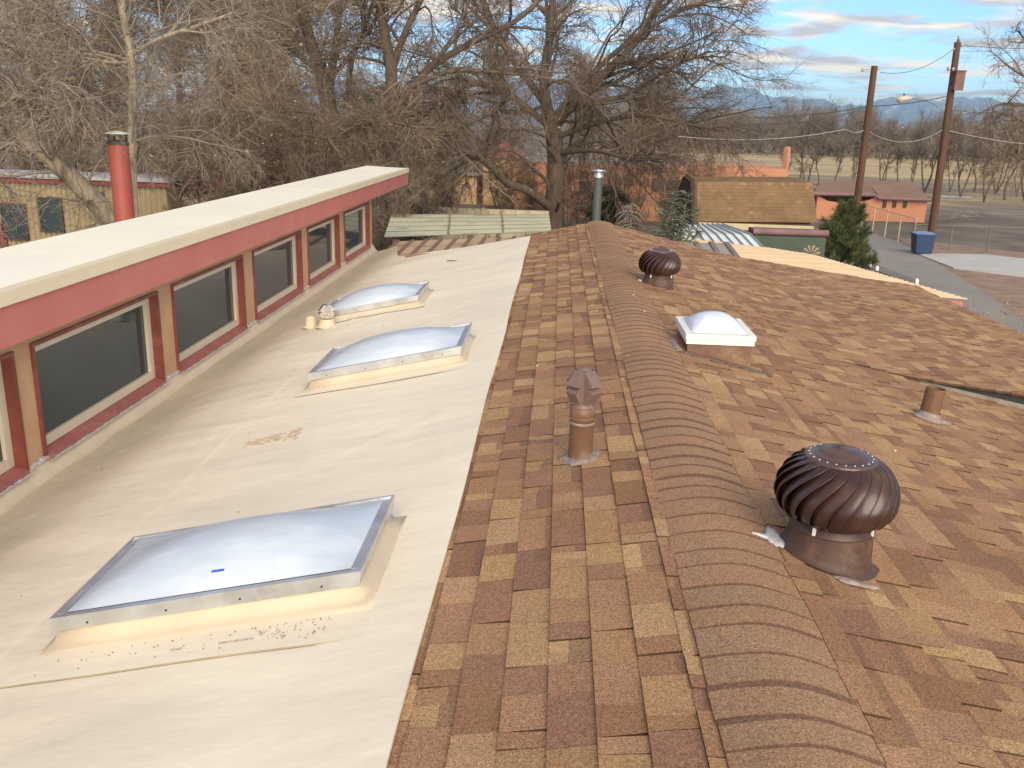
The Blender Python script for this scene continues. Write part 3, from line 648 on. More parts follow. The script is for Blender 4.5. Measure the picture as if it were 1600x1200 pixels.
# ------------------------------------------------------------------ sheet metal roofs beyond the house
M_tanm = mat('tan_metal', (.62, .46, .28), .6, var=.05, vs=1)
def corr(fn, nu, nv, amp, per, length):
    """corrugated patch; ridges run along v; u spans length metres"""
    def g(u, v):
        p = Vector(fn(u, v)); p.z += amp*(1 if math.sin(2*PI*u*length/per) > .3 else (-1 if math.sin(2*PI*u*length/per) < -.3 else math.sin(2*PI*u*length/per)/.3)); return tuple(p)
    b = MB(); b.grid(g, nu, nv, smooth=False); return b
e0, e1, e2 = Vector(U(1512, 468, 15.9)), Vector(G(1272, 399, 2.72)), Vector(G(1125, 376, 2.72))
e0.z = 2.72+(e0.z-2.72)
i0, i2 = Vector((2.2, 14.93, 3.18)), Vector((2.1, 21.2, 3.02))
def por(u, v):
    e = e0.lerp(e1, u/.6) if u < .6 else e1.lerp(e2, (u-.6)/.4)
    return tuple(e.lerp(i0.lerp(i2, u), v))
pr = thing('porch_roof', 'cream corrugated metal porch roof along the far right side of the house', 'porch roof', (5, 18, 0))
corr(por, 330, 6, .022, .16, 8.5).build('metal_sheet', M_tanm, pr)
b = MB(); a = e0; b.hexa([(a.x-1.9, a.y-.03, a.z-.02), (a.x-.08, a.y-.03, a.z-.22), (a.x-.08, a.y, a.z-.22), (a.x-1.9, a.y, a.z-.02)], [(a.x-1.9, a.y-.03, a.z+.13), (a.x-.08, a.y-.03, a.z-.04), (a.x-.08, a.y, a.z-.04), (a.x-1.9, a.y, a.z+.13)]); b.build('fascia', M_fascia, pr)
b = MB(); b.tube([(a.x-.2, a.y+.2, 0), (a.x-.2, a.y+.2, a.z-.1)], .06); b.build('post', M_fascia, pr)
b = MB(); b.tube([(e1.x-.2, e1.y, 0), (e1.x-.2, e1.y, e1.z-.05)], .06); b.build('post', M_fascia, pr)
# grey ribbed sheet between ridge and porch roof
def rib(fn, label, name, m, mrib, loc, nr, post=None, rw=.05, rh=.05):
    r = thing(name, label, 'metal roof', loc); b = MB(); b.grid(fn, 24, 12, smooth=False)
    b.build('metal_sheet', m, r); b = MB()
    for i in range(nr+1):
        u = min(.999, max(.001, i/nr)); pts = [Vector(fn(u, j/12)) for j in range(13)]
        for j in range(12):
            p, q = pts[j], pts[j+1]; sdir = (Vector(fn(min(1, u+.01), j/12))-Vector(fn(u-.001, j/12))).normalized()*rw/2
            b.hexa([p-sdir, p+sdir, q+sdir, q-sdir], [p-sdir*.7+Vector((0, 0, rh)), p+sdir*.7+Vector((0, 0, rh)), q+sdir*.7+Vector((0, 0, rh)), q-sdir*.7+Vector((0, 0, rh))])
    b.build('rib', mrib, r)
    if post:
        for pp_ in post: b = MB(); b.box((pp_[0]-.05, pp_[1]-.05, 0), (pp_[0]+.05, pp_[1]+.05, pp_[2])); b.build('post', mat('post_wood', (.16, .09, .06), .8), r)
    return r
def bil(a, b_, c, d):
    a, b_, c, d = map(Vector, (a, b_, c, d)); return lambda u, v: tuple(a.lerp(b_, u).lerp(d.lerp(c, u), v))
M_greym = mat('grey_metal', (.36, .33, .27), .6, var=.1, vs=2, col2=(.25, .2, .15), c2s=2)
rib(bil(U(1035, 391, 15.4), U(1160, 413, 15.4), U(1135, 380, 18.5), U(1040, 378, 18.5)), 'grey-brown ribbed metal roof sheet between the ridge end and the cream porch roof', 'lean_to_roof', M_greym, mat('brown_rib', (.20, .155, .11), .6), (3, 17, 0), 4, post=[(3.2, 18.2, 3.1)], rw=.13, rh=.03)
# left striped patio roof
rib(bil((-3.45, 14.2, 2.84), (-.38, 14.2, 3.64), U(826, 370, 18.9), U(622, 377, 18.9)), 'tan sheet patio roof with brown ribs beyond the cream membrane', 'patio_roof', mat('tan_sheet', (.50, .36, .22), .7, var=.12, vs=2, col2=(.35, .23, .14), c2s=1.5), mat('brown_rib2', (.20, .13, .09), .7), (-2, 17, 0), 9, post=[(-3, 18.6, 3.0), (-1, 18.6, 3.2)], rw=.09, rh=.03)
b = MB(); b.tube([U(633, 400.5, 14.8), U(660, 399, 14.8), U(700, 397.5, 14.7), U(724, 393, 14.6)], [.015, .035, .03, .01], n=6); tag(b.build('bent_trim', mat('rust_trim', (.22, .12, .08), .8)), 'curled brown strip of metal trim lying at the membrane edge', 'metal trim')
# green/cream carport roof
M_pale = mat('pale_green_panel', (.54, .53, .37), .7, var=.1, vs=1.2, col2=(.34, .33, .22), c2s=1.5, c2lo=.55, c2hi=.7)
z_ = 2.85
A, B_, C_, D_ = G(600, 371, z_), G(862, 362, z_), G(858, 336, z_), G(612, 335, z_)
cpr = rib(lambda u, v: bil(A, B_, C_, D_)(v, u), 'pale green panelled carport roof under the big tree', 'carport_roof', M_pale, mat('panel_seam', (.16, .15, .10), .8), (-2, 24, 0), 5, post=[(A[0]+.2, A[1]+.3, 2.8), (B_[0]-.2, B_[1]+.3, 2.8), (C_[0]-.2, C_[1]-.3, 2.8)], rw=.03, rh=.015)
b = MB()
for t in (.36, .69):
    for k in range(26):
        u = k/26; p = Vector(bil(A, B_, C_, D_)(t, u)); l = .09*rnd.random()+.03; b.box((p.x-.03*rnd.random()-.01, p.y, p.z), (p.x+.03*rnd.random()+.01, p.y+l, p.z+.02))
b.build('seam_patch', mat('panel_seam', (.16, .15, .10), .8), cpr)
# white standing seam canopy
def can(u, v):
    l = [U(1062, 383, 22.4), U(1052, 366, 23.8), U(1058, 351, 25.6)]; r = [U(1198, 394, 22.4), U(1172, 367, 23.8), U(1128, 351, 25.6)]
    i = 0 if v < .5 else 1; t = (v-.5*i)*2; p = Vector(l[i]).lerp(Vector(l[i+1]), t); q = Vector(r[i]).lerp(Vector(r[i+1]), t); return tuple(p.lerp(q, u))
rib(can, 'white standing-seam metal canopy beside the spiky grey-green bush', 'canopy_roof', mat('white_metal', (.74, .78, .78), .45, var=.06, vs=2), mat('seam_grey', (.28, .31, .32), .5), (5, 24, 0), 9, post=[U(1075, 383, 22.8)[:2]+(2.5,), U(1180, 390, 22.8)[:2]+(2.5,)], rw=.035, rh=.05)
# ------------------------------------------------------------------ neighbouring buildings
def bwin(b_root, x0, x1, z0, z1, y, fm, gm=M_glass, f=.05, name='window'):
    b = MB()
    for (a, c, d, e) in [(x0, x1, z0, z0+f), (x0, x1, z1-f, z1), (x0, x0+f, z0+f, z1-f), (x1-f, x1, z0+f, z1-f)]: b.box((a, y-.05, d), (c, y+.02, e))
    w = b.build(name, fm, b_root); b = MB(); b.box((x0+f, y-.02, z0+f), (x1-f, y+.01, z1-f)); b.build('pane', gm, w); return w
# left corrugated building
Y = 25.; pL, pR = U(-160, 268, Y), U(258, 277, Y); zt_ = (U(0, 270, Y)[2])
LB = thing('metal_shed', 'tan corrugated metal building with dark red trim at the left edge', 'metal building', ((pL[0]+pR[0])/2, Y+3, 0))
M_corr = mat('tan_corrugated', (.36, .285, .165), .6, var=.08, vs=2)
lz = U(0, 283, Y)[2]
b = corr(lambda u, v: (pL[0]+(pR[0]-pL[0])*u, Y, lz*v), 640, 2, 0, 1, 1)
b = MB(); n = 60*9
def cw(u, v):
    x = pL[0]+(pR[0]-pL[0])*u; return (x, Y+.045*math.sin(2*PI*x/.15), (lz)*v)
b.grid(cw, 560, 1, smooth=False); b.box((pL[0], Y+.1, 0), (pR[0]-.02, Y+1.1, lz-.02)); b.build('wall', M_corr, LB)
b = MB(); b.box((pL[0]-.1, Y-.12, lz-.01), (pR[0]+.1, Y+.05, U(0, 276, Y)[2])); b.build('fascia', mat('dark_red', (.22, .035, .04), .6), LB)
b = MB(); b.box((pL[0]-.15, Y-.2, U(0, 276, Y)[2]), (pR[0]+.15, Y+1.2, U(0, 269, Y)[2])); b.build('roof', mat('roof_grey', (.36, .37, .37), .6), LB)
M_dkfr = mat('dark_frame', (.05, .035, .03), .6)
for (a, c, t, bt) in [(8, 41, 318, 374), (66, 97, 309, 362), (147, 163, 300, 322)]:
    p, q = U(a, bt, Y), U(c, t, Y); bwin(LB, p[0], q[0], p[2], q[2], Y-.03, M_dkfr)
p, q = U(-12, 400, Y), U(10, 350, Y); b = MB(); b.box((p[0], Y-.08, 0), (q[0], Y-.03, q[2])); b.build('door', mat('door_red', (.22, .03, .03), .6), LB)
# second low building behind the trees on the left
Y = 33.; p, q = U(200, 330, Y), U(470, 300, Y)
SB = thing('red_trim_building', 'low dark building with maroon trim half hidden by twigs behind the clerestory', 'building', ((p[0]+q[0])/2, Y+3, 0))
b = MB(); b.box((p[0], Y, 0), (q[0], Y+6, q[2])); b.build('wall', mat('tan_wall', (.34, .29, .21), .8), SB)
b = MB(); b.box((p[0]-.2, Y-.3, q[2]), (q[0]+.2, Y+6.3, q[2]+.22)); b.build('roof', mat('maroon_trim', (.20, .06, .07), .6), SB)
for k in range(4): xx = p[0]+1.2+k*1.9; bwin(SB, xx, xx+.8, q[2]-1.3, q[2]-.3, Y-.02, M_dkfr)
# orange adobe house
M_adobe = mat('orange_adobe', (.50, .225, .13), .9, var=.08, vs=.8, bump=.3, bs=10)
Y = 55.; p, q, r_ = U(796, 330, Y), U(1238, 262, Y), U(1070, 262, Y)
AH = thing('adobe_house', 'long flat-roofed orange adobe house seen through the big tree', 'house', ((p[0]+q[0])/2, Y+4, 0))
b = MB(); b.box((p[0], Y, 0), (r_[0], Y+8, r_[2]+.05)); b.box((r_[0], Y+1.2, 0), (q[0], Y+8, U(1150, 263, Y)[2])); b.build('wall', M_adobe, AH)
b = MB(); b.box((p[0]+.3, Y+.3, r_[2]+.051), (r_[0]-.3, Y+7.7, r_[2]+.09)); b.build('roof', M_greym, AH)
for (a, c, t, bt) in [(1018, 1038, 279, 299), (1041, 1063, 281, 300), (905, 925, 283, 300)]:
    u_, w_ = U(a, bt, Y), U(c, t, Y); bwin(AH, u_[0], w_[0], u_[2], w_[2], Y-.03, M_dkfr, f=.07)
u_, w_ = U(1222, 272, Y+2), U(1235, 229, Y+2)
b = MB(); m_ = (u_[0]+w_[0])/2; hw = (w_[0]-u_[0])/2
b.lathe([(hw*1.5, u_[2]-1), (hw*1.45, u_[2]), (hw*1.25, u_[2]+.4), (hw*1.3, w_[2]-.15), (hw*.8, w_[2]), (.01, w_[2])], c=(m_, Y+2, 0), n=4, smooth=False, M=None); b.build('chimney', M_adobe, AH)
# cream house behind
Y = 62.; p, q = U(668, 312, Y), U(745, 274, Y)
CH = thing('cream_house', 'tan walled house block glimpsed through the fork of branches', 'house', ((p[0]+q[0])/2, Y+3, 0))
b = MB(); b.box((p[0], Y, 0), (q[0], Y+5, q[2])); b.build('wall', mat('tan_house', (.58, .40, .22), .9), CH)
b = MB(); b.box((p[0]-.3, Y-.3, q[2]), (q[0]+.3, Y+5.3, q[2]+.18)); b.build('roof', mat('roof_grey', (.36, .37, .37), .6), CH)
p, q = U(755, 270, Y), U(785, 222, Y)
PH = thing('pink_house', 'small pinkish house gable glimpsed high behind the dark bough', 'house', ((p[0]+q[0])/2, Y+3, 0))
b = MB(); b.box((p[0], Y, 0), (q[0]+1.5, Y+5, (p[2]+q[2])/2)); b.build('wall', mat('tan_house', (.58, .40, .22), .9), PH)
b = MB(); zc = (p[2]+q[2])/2; b.prism([(p[0]-.3, Y-.3, zc), (q[0]+1.8, Y-.3, zc), ((p[0]+q[0])/2+.7, Y-.3, q[2])], (0, 5.6, 0)); b.build('roof', mat('pink_roof', (.42, .15, .14), .8), PH)
# gambrel roofed shed with brown shingles
M_brsh = mat('ochre_shingle', (.27, .165, .07), .95, var=.15, vs=1.5, attr=True, spec=.2)
Y = 29.; el, er_ = U(1086, 346, Y), U(1277, 348, Y); kl, kr = U(1084, 284, Y+1.6), U(1270, 285, Y+1.6); tl, tr = U(1072, 276, Y+3.0), U(1236, 276, Y+3.0)
GB = thing('shingled_shed', 'barn-like shed with a steep ochre shingled roof beyond the canopy', 'shed', ((el[0]+er_[0])/2, Y+2, 0))
b = MB(); rs_ = random.Random(4)
def rowz(a, c, d, e, nrow):
    a, c, d, e = map(Vector, (a, c, d, e))
    for i in range(nrow):
        u = 0.
        while u < 1:
            w = rs_.uniform(.015, .05); u2 = min(1, u+w); t0, t1 = i/nrow, (i+1)/nrow
            k = rs_.choice([.88, .94, 1, 1, 1, 1.06, 1.28 if rs_.random() < .3 else 1]); col = (.215*k, .135*k, .068*k)
            L0, R0, L1, R1 = a.lerp(d, t0), c.lerp(e, t0), a.lerp(d, t1), c.lerp(e, t1); up_ = Vector((0, -.004, .003))
            b.face([L0.lerp(R0, u)+up_, L0.lerp(R0, u2)+up_, L1.lerp(R1, u2), L1.lerp(R1, u)], col)
            b.face([L0.lerp(R0, u)+up_, L0.lerp(R0, u), L0.lerp(R0, u2), L0.lerp(R0, u2)+up_], (.17, .105, .055)); u = u2
rowz(el, er_, kl, kr, 11); rowz(kl, kr, tl, tr, 6)
bk = [(v[0], 2*(Y+3)-v[1], v[2]) for v in (kl, kr, el, er_)]
b.face([tl, tr, bk[1], bk[0]], (.2, .12, .06)); b.face([bk[0], bk[1], bk[3], bk[2]], (.2, .12, .06))
b.build('roof', M_brsh, GB)
M_dkwood = mat('dark_siding', (.10, .06, .04), .85, var=.3, vs=3, stretch=(1, 1, .2))
b = MB(); prof = [el, kl, tl, bk[0], bk[2]]; prof = [(el[0]+.12, p[1], p[2]-.04) for p in prof]; base = [(el[0]+.12, bk[2][1], 0), (el[0]+.12, el[1]+.1, 0)]
b.prism(prof+base, (er_[0]-el[0]-.3, 0, 0)); b.build('wall', M_dkwood, GB)
b = MB(); b.tube([el, kl, tl], .1, n=4, smooth=False); b.build('trim', M_dkwood, GB)
b = MB(); b.box((el[0]+.1, Y-.02, el[2]-.22), (er_[0]-.1, Y+.02, el[2]-.02)); b.build('fascia', mat('cream_fascia', (.55, .47, .28), .7), GB)
# green wall with mauve rolled parapet
Y = 24.5; a, c = U(1180, 362, Y), U(1292, 365, Y)
GW = thing('green_building', 'dark green walled outbuilding with a rolled mauve parapet', 'outbuilding', ((a[0]+c[0])/2, Y+1.5, 0))
b = MB(); b.box((a[0], Y, 0), (c[0], Y+.9, a[2]-.1)); b.build('wall', mat('green_wall', (.06, .085, .055), .8, var=.1), GW)
b = MB(); b.tube([(a[0]-.05, Y+.05, a[2]-.0), (c[0]+.05, Y+.05, c[2]+.0)], .09, n=14); b.box((a[0], Y+.1, a[2]-.1), (c[0], Y+.9, a[2]+.03)); b.build('parapet', mat('mauve_roll', (.19, .115, .11), .8, var=.2, vs=3), GW)
# adobe shed with hip roof
Y0 = 60.; A_ = U(1278, 300, Y0); B1 = U(1378, 303, Y0); C1 = U(1450, 310, Y0)
HA = thing('adobe_shed', 'orange adobe building with a brown roof, mauve fascia and three small windows', 'building', (20, 62, 0))
zt2 = C1[2]+.05; b = MB(); xs_ = [U(v, 320, Y0)[0] for v in (1276, 1292, 1312, 1330, 1352, 1368, 1378)]; zs_ = [U(1300, v, Y0)[2] for v in (306, 314, 316.5, 316, 312, 307, 303)]
for i in range(6):
    b.hexa([(xs_[i], Y0, 0), (xs_[i+1], Y0, 0), (xs_[i+1], Y0+.3, 0), (xs_[i], Y0+.3, 0)], [(xs_[i], Y0, zs_[i]), (xs_[i+1], Y0, zs_[i+1]), (xs_[i+1], Y0+.3, zs_[i+1]), (xs_[i], Y0+.3, zs_[i])])
b.box((xs_[-1], Y0, 0), (C1[0], Y0+5, zt2)); b.build('wall', M_adobe, HA)
b = MB(); b.box((xs_[0], Y0+2.4, 0), (xs_[-1], Y0+5, zs_[0]+.15)); b.build('recess_wall', mat('dark_recess', (.10, .075, .06), .9), HA)
for px_ in (1378.5, 1394, 1410.5):
    u_, w_ = U(px_, 324, Y0), U(px_+7.5, 309, Y0); bwin(HA, u_[0], w_[0], u_[2], w_[2], Y0-.03, M_dkfr, M_black, f=.04)
M_brroof = mat('brown_roof', (.245, .15, .095), .9, var=.1, vs=.5)
b = MB(); r1, r2, r3, r4 = U(1272, 301, Y0-.3), U(1368, 303, Y0-.3), U(1284, 282, Y0+4.5), U(1424, 283, Y0+4.5); k1, k2 = U(1374, 308, Y0-.3), U(1455, 311, Y0-.3); md = U(1360, 290, Y0+2)
dn_ = Vector((0, 0, -.14))
for poly in ([r1, r2, md, r4, r3], [k1, k2, r4, md]):
    b.prism([tuple(Vector(p)+dn_) for p in poly], (0, 0, .14))
b.build('roof', M_brroof, HA)
M_mauve = mat('mauve_fascia', (.24, .135, .14), .7)
b = MB()
for pth in ([r1, r2, k1, k2], [r3, r1], [k2, r4]): b.tube([tuple(Vector(p)+Vector((0, 0, -.09))) for p in pth], .10, n=4, smooth=False)
b.build('fascia', M_mauve, HA)
# far houses beyond the field
for i, (px_, wpx, lab, cm) in enumerate([(1492, 32, 'pale roofed farm building far across the field left of the taller pole', (.30, .26, .2)), (1524, 26, 'cream farmhouse far across the field right of the taller pole', (.52, .42, .25)), (1572, 34, 'white roofed farmhouse farthest right across the field', (.42, .35, .24))]):
    Y = 262+i*9; a = U(px_-wpx/2, 240, Y); c = U(px_+wpx/2, 231, Y)
    r = thing('farmhouse', lab, 'farmhouse', (a[0], Y, 0), 'farm buildings beyond the field')
    b = MB(); b.box((a[0], Y, 0), (c[0], Y+7, c[2])); b.build('wall', mat('farm_wall%d' % i, cm, .9), r)
    b = MB(); b.prism([(a[0]-.5, Y-.5, c[2]), (a[0]-.5, Y+7.5, c[2]), (a[0]-.5, Y+3.5, c[2]+1.2)], (c[0]-a[0]+1, 0, 0)); b.build('roof', mat('farm_roof', (.55, .56, .54), .6), r)
# low cream garden wall with posts beyond the carport
Y = 38.; a, c = U(628, 340, Y), U(858, 325, Y)
gw = thing('garden_wall', 'low cream garden wall beyond the carport roof', 'wall', ((a[0]+c[0])/2, Y, 0))
zw = U(760, 327, Y)[2]; b = MB(); b.box((a[0], Y, 0), (c[0], Y+.3, zw)); b.build('masonry', mat('cream_wall', (.50, .44, .32), .9, var=.15), gw)
# ------------------------------------------------------------------ poles, lamp, wires
M_pole = mat('pole_wood', (.10, .048, .027), .85, var=.3, vs=1.5, stretch=(3, 3, .3), bump=.4, bs=12)
P2b = Vector(G(1452, 390)); P2t = Vector(U(1496.5, 66, P2b.y)); P2 = lambda t: P2b.lerp(P2t, t)
pole2 = thing('utility_pole', 'taller brown utility pole carrying a transformer box and the street lamp', 'utility pole', P2b, 'wooden utility poles')
b = MB(); b.tube([P2(i/6) for i in range(7)], [.20, .19, .18, .17, .165, .155, .145], n=14); b.build('post', M_pole, pole2)
def at2(px_, py_): return Vector(U(px_, py_, P2b.y))
b = MB(); t_ = at2(1493, 127); b.box((t_.x-.21, t_.y-.5, t_.z-.42), (t_.x+.21, t_.y-.16, t_.z+.42)); b.box((t_.x-.24, t_.y-.53, t_.z+.42), (t_.x+.24, t_.y-.14, t_.z+.47)); b.build('transformer', mat('rust_box', (.17, .085, .07), .7, var=.25, vs=3), pole2)
b = MB(); M_ins = mat('insulator', (.42, .45, .46), .4)
for (px_, py_, s_) in [(1481, 107, .12), (1488, 108, .09), (1498, 62, .08), (1502, 71, .08), (1489, 77, .06), (1487, 137, .12)]:
    q = at2(px_, py_); b.lathe([(.01, -s_), (s_*.8, -s_*.8), (s_*.5, -.2*s_), (s_*.9, 0), (s_*.5, s_*.6), (.01, s_)], c=(q.x, q.y-.1, q.z), n=10)
b.build('insulator', M_ins, pole2)
b = MB(); q = at2(1498, 60); b.box((q.x-.05, q.y-.05, q.z-.35), (q.x+.05, q.y+.05, q.z+.1)); b.tube([at2(1484, 108), at2(1494, 112)], .03, n=6); b.build('bracket', M_greym, pole2)
# street lamp arm
lamp = thing('street_lamp', 'cobra-head street lamp on a curved arm fixed to the taller pole', 'street lamp', at2(1474, 174))
arm = [at2(*p) for p in [(1475, 173), (1467, 168), (1455, 160), (1443, 156), (1430, 153.5), (1421, 153)]]
b = MB(); b.tube(arm, .035, n=8); b.build('arm', mat('arm_grey', (.22, .24, .25), .5), lamp)
b = MB(); q0, q1 = at2(1426, 152.8), at2(1400, 155.5); b.tube([q0, q0.lerp(q1, .25), q0.lerp(q1, .6), q0.lerp(q1, .9), q1], [.05, .12, .16, .13, .03], n=12); hd = b.build('head', mat('lamp_head', (.45, .43, .36), .5), lamp)
b = MB(); q = q0.lerp(q1, .72); b.lathe([(.13, -.06), (.11, -.15), (.05, -.19), (.001, -.2)], c=q, n=14); b.build('lens', mat('lens', (.45, .37, .30), .3), hd)
b = MB(); q = q0.lerp(q1, .55); b.lathe([(.04, .12), (.04, .24), (.001, .25)], c=q, n=8); b.build('photocell', M_black, hd)
P1b = Vector(G(1338, 360)); P1b = Vector((U(1338, 350, 41)[0], 41, 0)); P1t = Vector(U(1366.5, 103, 41)); P1b.x = U(1332.5, 372, 41)[0]
pole1 = thing('utility_pole', 'shorter bare brown utility pole left of the street lamp behind the pine', 'utility pole', P1b, 'wooden utility poles')
b = MB(); b.tube([P1b.lerp(P1t, i/6) for i in range(7)], [.17, .165, .16, .15, .145, .14, .13], n=14); b.build('post', M_pole, pole1)
b = MB(); u_ = Vector(U(1365, 107, 41)); b.tube([u_, u_+Vector((-.45, 0, -.08))], .025, n=6); b.lathe([(.01, -.08), (.06, -.05), (.03, 0), (.06, .05), (.01, .08)], c=u_+Vector((-.45, 0, -.08)), n=8); b.lathe([(.01, -.08), (.06, -.05), (.03, 0), (.06, .05), (.01, .08)], c=u_+Vector((.17, 0, 0)), n=8); b.build('bracket', M_greym, pole1)
def wire(label, pts, r=.014, m='wire_dark', col=(.05, .05, .055), name='utility_wire', cat='wire'):
    o = MB(); P = []
    for i in range(len(pts)-1):
        a, c, sag = Vector(pts[i][:3]), Vector(pts[i+1][:3]), pts[i][3] if len(pts[i]) > 3 else 0
        for k in range(12): t = k/12; P.append(a.lerp(c, t)-Vector((0, 0, sag*4*t*(1-t))))
    P.append(Vector(pts[-1][:3])); root = o.tube(P, r, n=5, caps=False); ob = root.build(name, mat(m, col, .6)); tag(ob, label, cat, 'overhead wires'); return ob
wire('dark overhead cable running from the taller pole down left past the shorter pole', [(*at2(1478, 151), .08), (*U(1355, 166.5, 41), .1), U(1180, 184, 38)], .022)
wire('thin dark cable just under the main one, sagging left of the shorter pole', [(*U(1354, 169, 41), .25), U(1150, 193, 38)], .014)
wire('pale cable crossing left from the shorter pole over the tree line', [(*U(1352, 202, 41), .05), (*U(1334, 207, 40.5), .0), (*U(1320, 202, 40), .25), U(1060, 213, 34)], .010, 'wire_pale', (.5, .48, .45))
wire('pale cable sagging between the two utility poles', [(*U(1352, 202, 41), .55), at2(1473, 203)], .009, 'wire_pale', (.5, .48, .45))
wire('pale cable leaving the taller pole to the right edge', [(*at2(1474, 202), .12), at2(1640, 228)], .010, 'wire_pale', (.5, .48, .45))
wire('thin dark line leaving the top of the taller pole to the right', [(*at2(1504, 71), .05), at2(1640, 76)], .012)
wire('thin dark line curving down left from the top of the taller pole', [(*at2(1492, 75), .4), U(1376, 113, 41)], .012)
wire('thin dark lamp feed cable right of the taller pole', [(*at2(1482, 171), .2), at2(1640, 168)], .012)
wire('guy wire slanting down right from the taller pole', [(*at2(1476, 203), 0), at2(1560, 262)], .016)
# TV antenna in the twigs
p = U(621, 236, 19); p = U(621, 236, 30); an = thing('tv_antenna', 'small pale green television antenna among the twigs above the clerestory end', 'antenna', (p[0], p[1], 0))
M_ant = mat('antenna_green', (.30, .40, .33), .6); b = MB(); b.tube([(p[0], p[1], 0), (p[0], p[1], p[2])], .008, n=6); b.build('mast', M_barkdk, an)
b = MB(); q0, q1 = Vector(U(604, 230, 30)), Vector(U(640, 231, 30)); b.tube([q0, q1], .010, n=6)
for t in (0, .08, .4, .52, .62, .9, 1): q = q0.lerp(q1, t); b.tube([q-Vector((0, 0, .08)), q+Vector((0, 0, .08))], .011, n=5)
b.build('boom', M_ant, an)
# ------------------------------------------------------------------ bin, fences, garden things
q = Vector(G(1438, 397)); bn = thing('wheelie_bin', 'blue wheeled rubbish bin standing at the foot of the taller pole', 'bin', q)
M_blue = mat('bin_blue', (.012, .038, .105), .5, var=.1)
b = MB(); b.hexa([(q.x-.33, q.y-.3, .06), (q.x+.33, q.y-.3, .06), (q.x+.33, q.y+.3, .06), (q.x-.33, q.y+.3, .06)], [(q.x-.44, q.y-.4, .98), (q.x+.44, q.y-.4, .98), (q.x+.44, q.y+.4, .98), (q.x-.44, q.y+.4, .98)])
b.box((q.x-.47, q.y-.43, .93), (q.x+.47, q.y+.43, .985)); b.build('body', M_blue, bn)
b = MB(); b.grid(lambda u, v: (q.x-.48+.96*u, q.y-.44+.88*v, .99+.10*math.sin(PI*u)**.5*math.sin(PI*v)**.6), 10, 8); b.build('lid', mat('bin_lid', (.16, .25, .42), .4), bn)
for s_ in (-1, 1):
    b = MB(); b.lathe([(.001, -.03), (.13, -.03), (.14, -.015), (.14, .015), (.13, .03), (.001, .03)], n=16, M=Matrix.Translation((q.x+.36+0*s_, q.y+.1+.18*s_, .14)) @ Matrix.Rotation(PI/2, 4, 'X')); b.build('wheel', M_black, bn)
b = MB(); b.tube([(q.x+.44, q.y-.3, .9), (q.x+.53, q.y-.3, .93), (q.x+.53, q.y+.3, .93), (q.x+.44, q.y+.3, .9)], .02, n=6); b.build('handle', M_blue, bn)
M_galv = mat('galv_post', (.15, .135, .115), .6, var=.1)
def mesh_net(b, a, c, h0, h1, step=.26, r=.0035):
    a, c = Vector(a), Vector(c); L_ = (c-a).length; n = int(L_/step)
    for i in range(n):
        p, q = a.lerp(c, i/n), a.lerp(c, min(1, (i+4)/n)); b.tube([p+Vector((0, 0, h0)), q+Vector((0, 0, h1))], r, n=3, caps=False); b.tube([p+Vector((0, 0, h1)), q+Vector((0, 0, h0))], r, n=3, caps=False)
def fence(label, a, c, h, npost, group='chain-link fences', pm=M_galv, rail=True):
    a, c = Vector(a), Vector(c); r = thing('chain_link_fence', label, 'fence', a.lerp(c, .5), group)
    for i in range(npost):
        p = a.lerp(c, i/(npost-1)); b = MB(); b.tube([p, p+Vector((0, 0, h))], .035, n=8); b.lathe([(.04, 0), (.03, .03), (.001, .04)], c=p+Vector((0, 0, h)), n=8); b.build('fence_post', pm, r)
    if rail: b = MB(); b.tube([a+Vector((0, 0, h-.03)), c+Vector((0, 0, h-.03))], .022, n=6); b.build('rail', pm, r)
    b = MB(); mesh_net(b, a, c, .05, h-.05); b.build('mesh', M_galv, r)
fence('chain-link fence running right from the blue bin along the dirt yard', G(1424, 389), G(1660, 397), 1.25, 5)
fence('sloping pale pipe-rail fence between the pine and the blue bin', G(1345, 357), G(1425, 386), 1.45, 5, pm=mat('pale_post', (.55, .46, .33), .6))
r_ = thing('brush_pile', 'small heap of pale cut sticks on the dirt beyond the taller pole foot', 'brush pile', G(1490, 340))
for k in range(9):
    p = Vector(G(1476+k*4, 338+(k*7) % 9)); b = MB(); b.tube([p+Vector((0, 0, .1+.05*k)), p+Vector((.7+.15*(k % 3), .3*(k % 4)-.4, .05+.3*(k % 2)))], .035, n=5); b.build('stick', mat('stick', (.22, .185, .15), .9), r_)
# wrought iron fence
a, c = Vector(G(1358, 409, 1.0)), Vector(G(1436, 440, 1.0)); a.z = c.z = 0; wf = thing('iron_fence', 'low black wrought-iron fence with bent pickets beside the asphalt', 'fence', a.lerp(c, .5))
b = MB(); n = 24
for i in range(n):
    p = a.lerp(c, i/n); b.tube([p, p+Vector((0, 0, .95)), p+Vector((.05, 0, 1.0))], .011, n=5)
for z_ in (.15, .8): b.tube([a+Vector((0, 0, z_)), c+Vector((0, 0, z_))], .014, n=5)
b.build('picket', M_black, wf)
for px_, py_ in [(1360, 410), (1371, 416), (1433, 436)]:
    p = G(px_, py_, 1.3); b = MB(); b.tube([(p[0], p[1], 0), (p[0], p[1], 1.15)], .04, n=8); b.build('fence_post', M_black, wf)
    b = MB(); b.lathe([(.05, 0), (.06, .05), (.045, .14), (.0, .17)], c=(p[0], p[1], 1.15), n=10); b.build('finial', mat('white_cap', (.75, .74, .7), .5), wf)
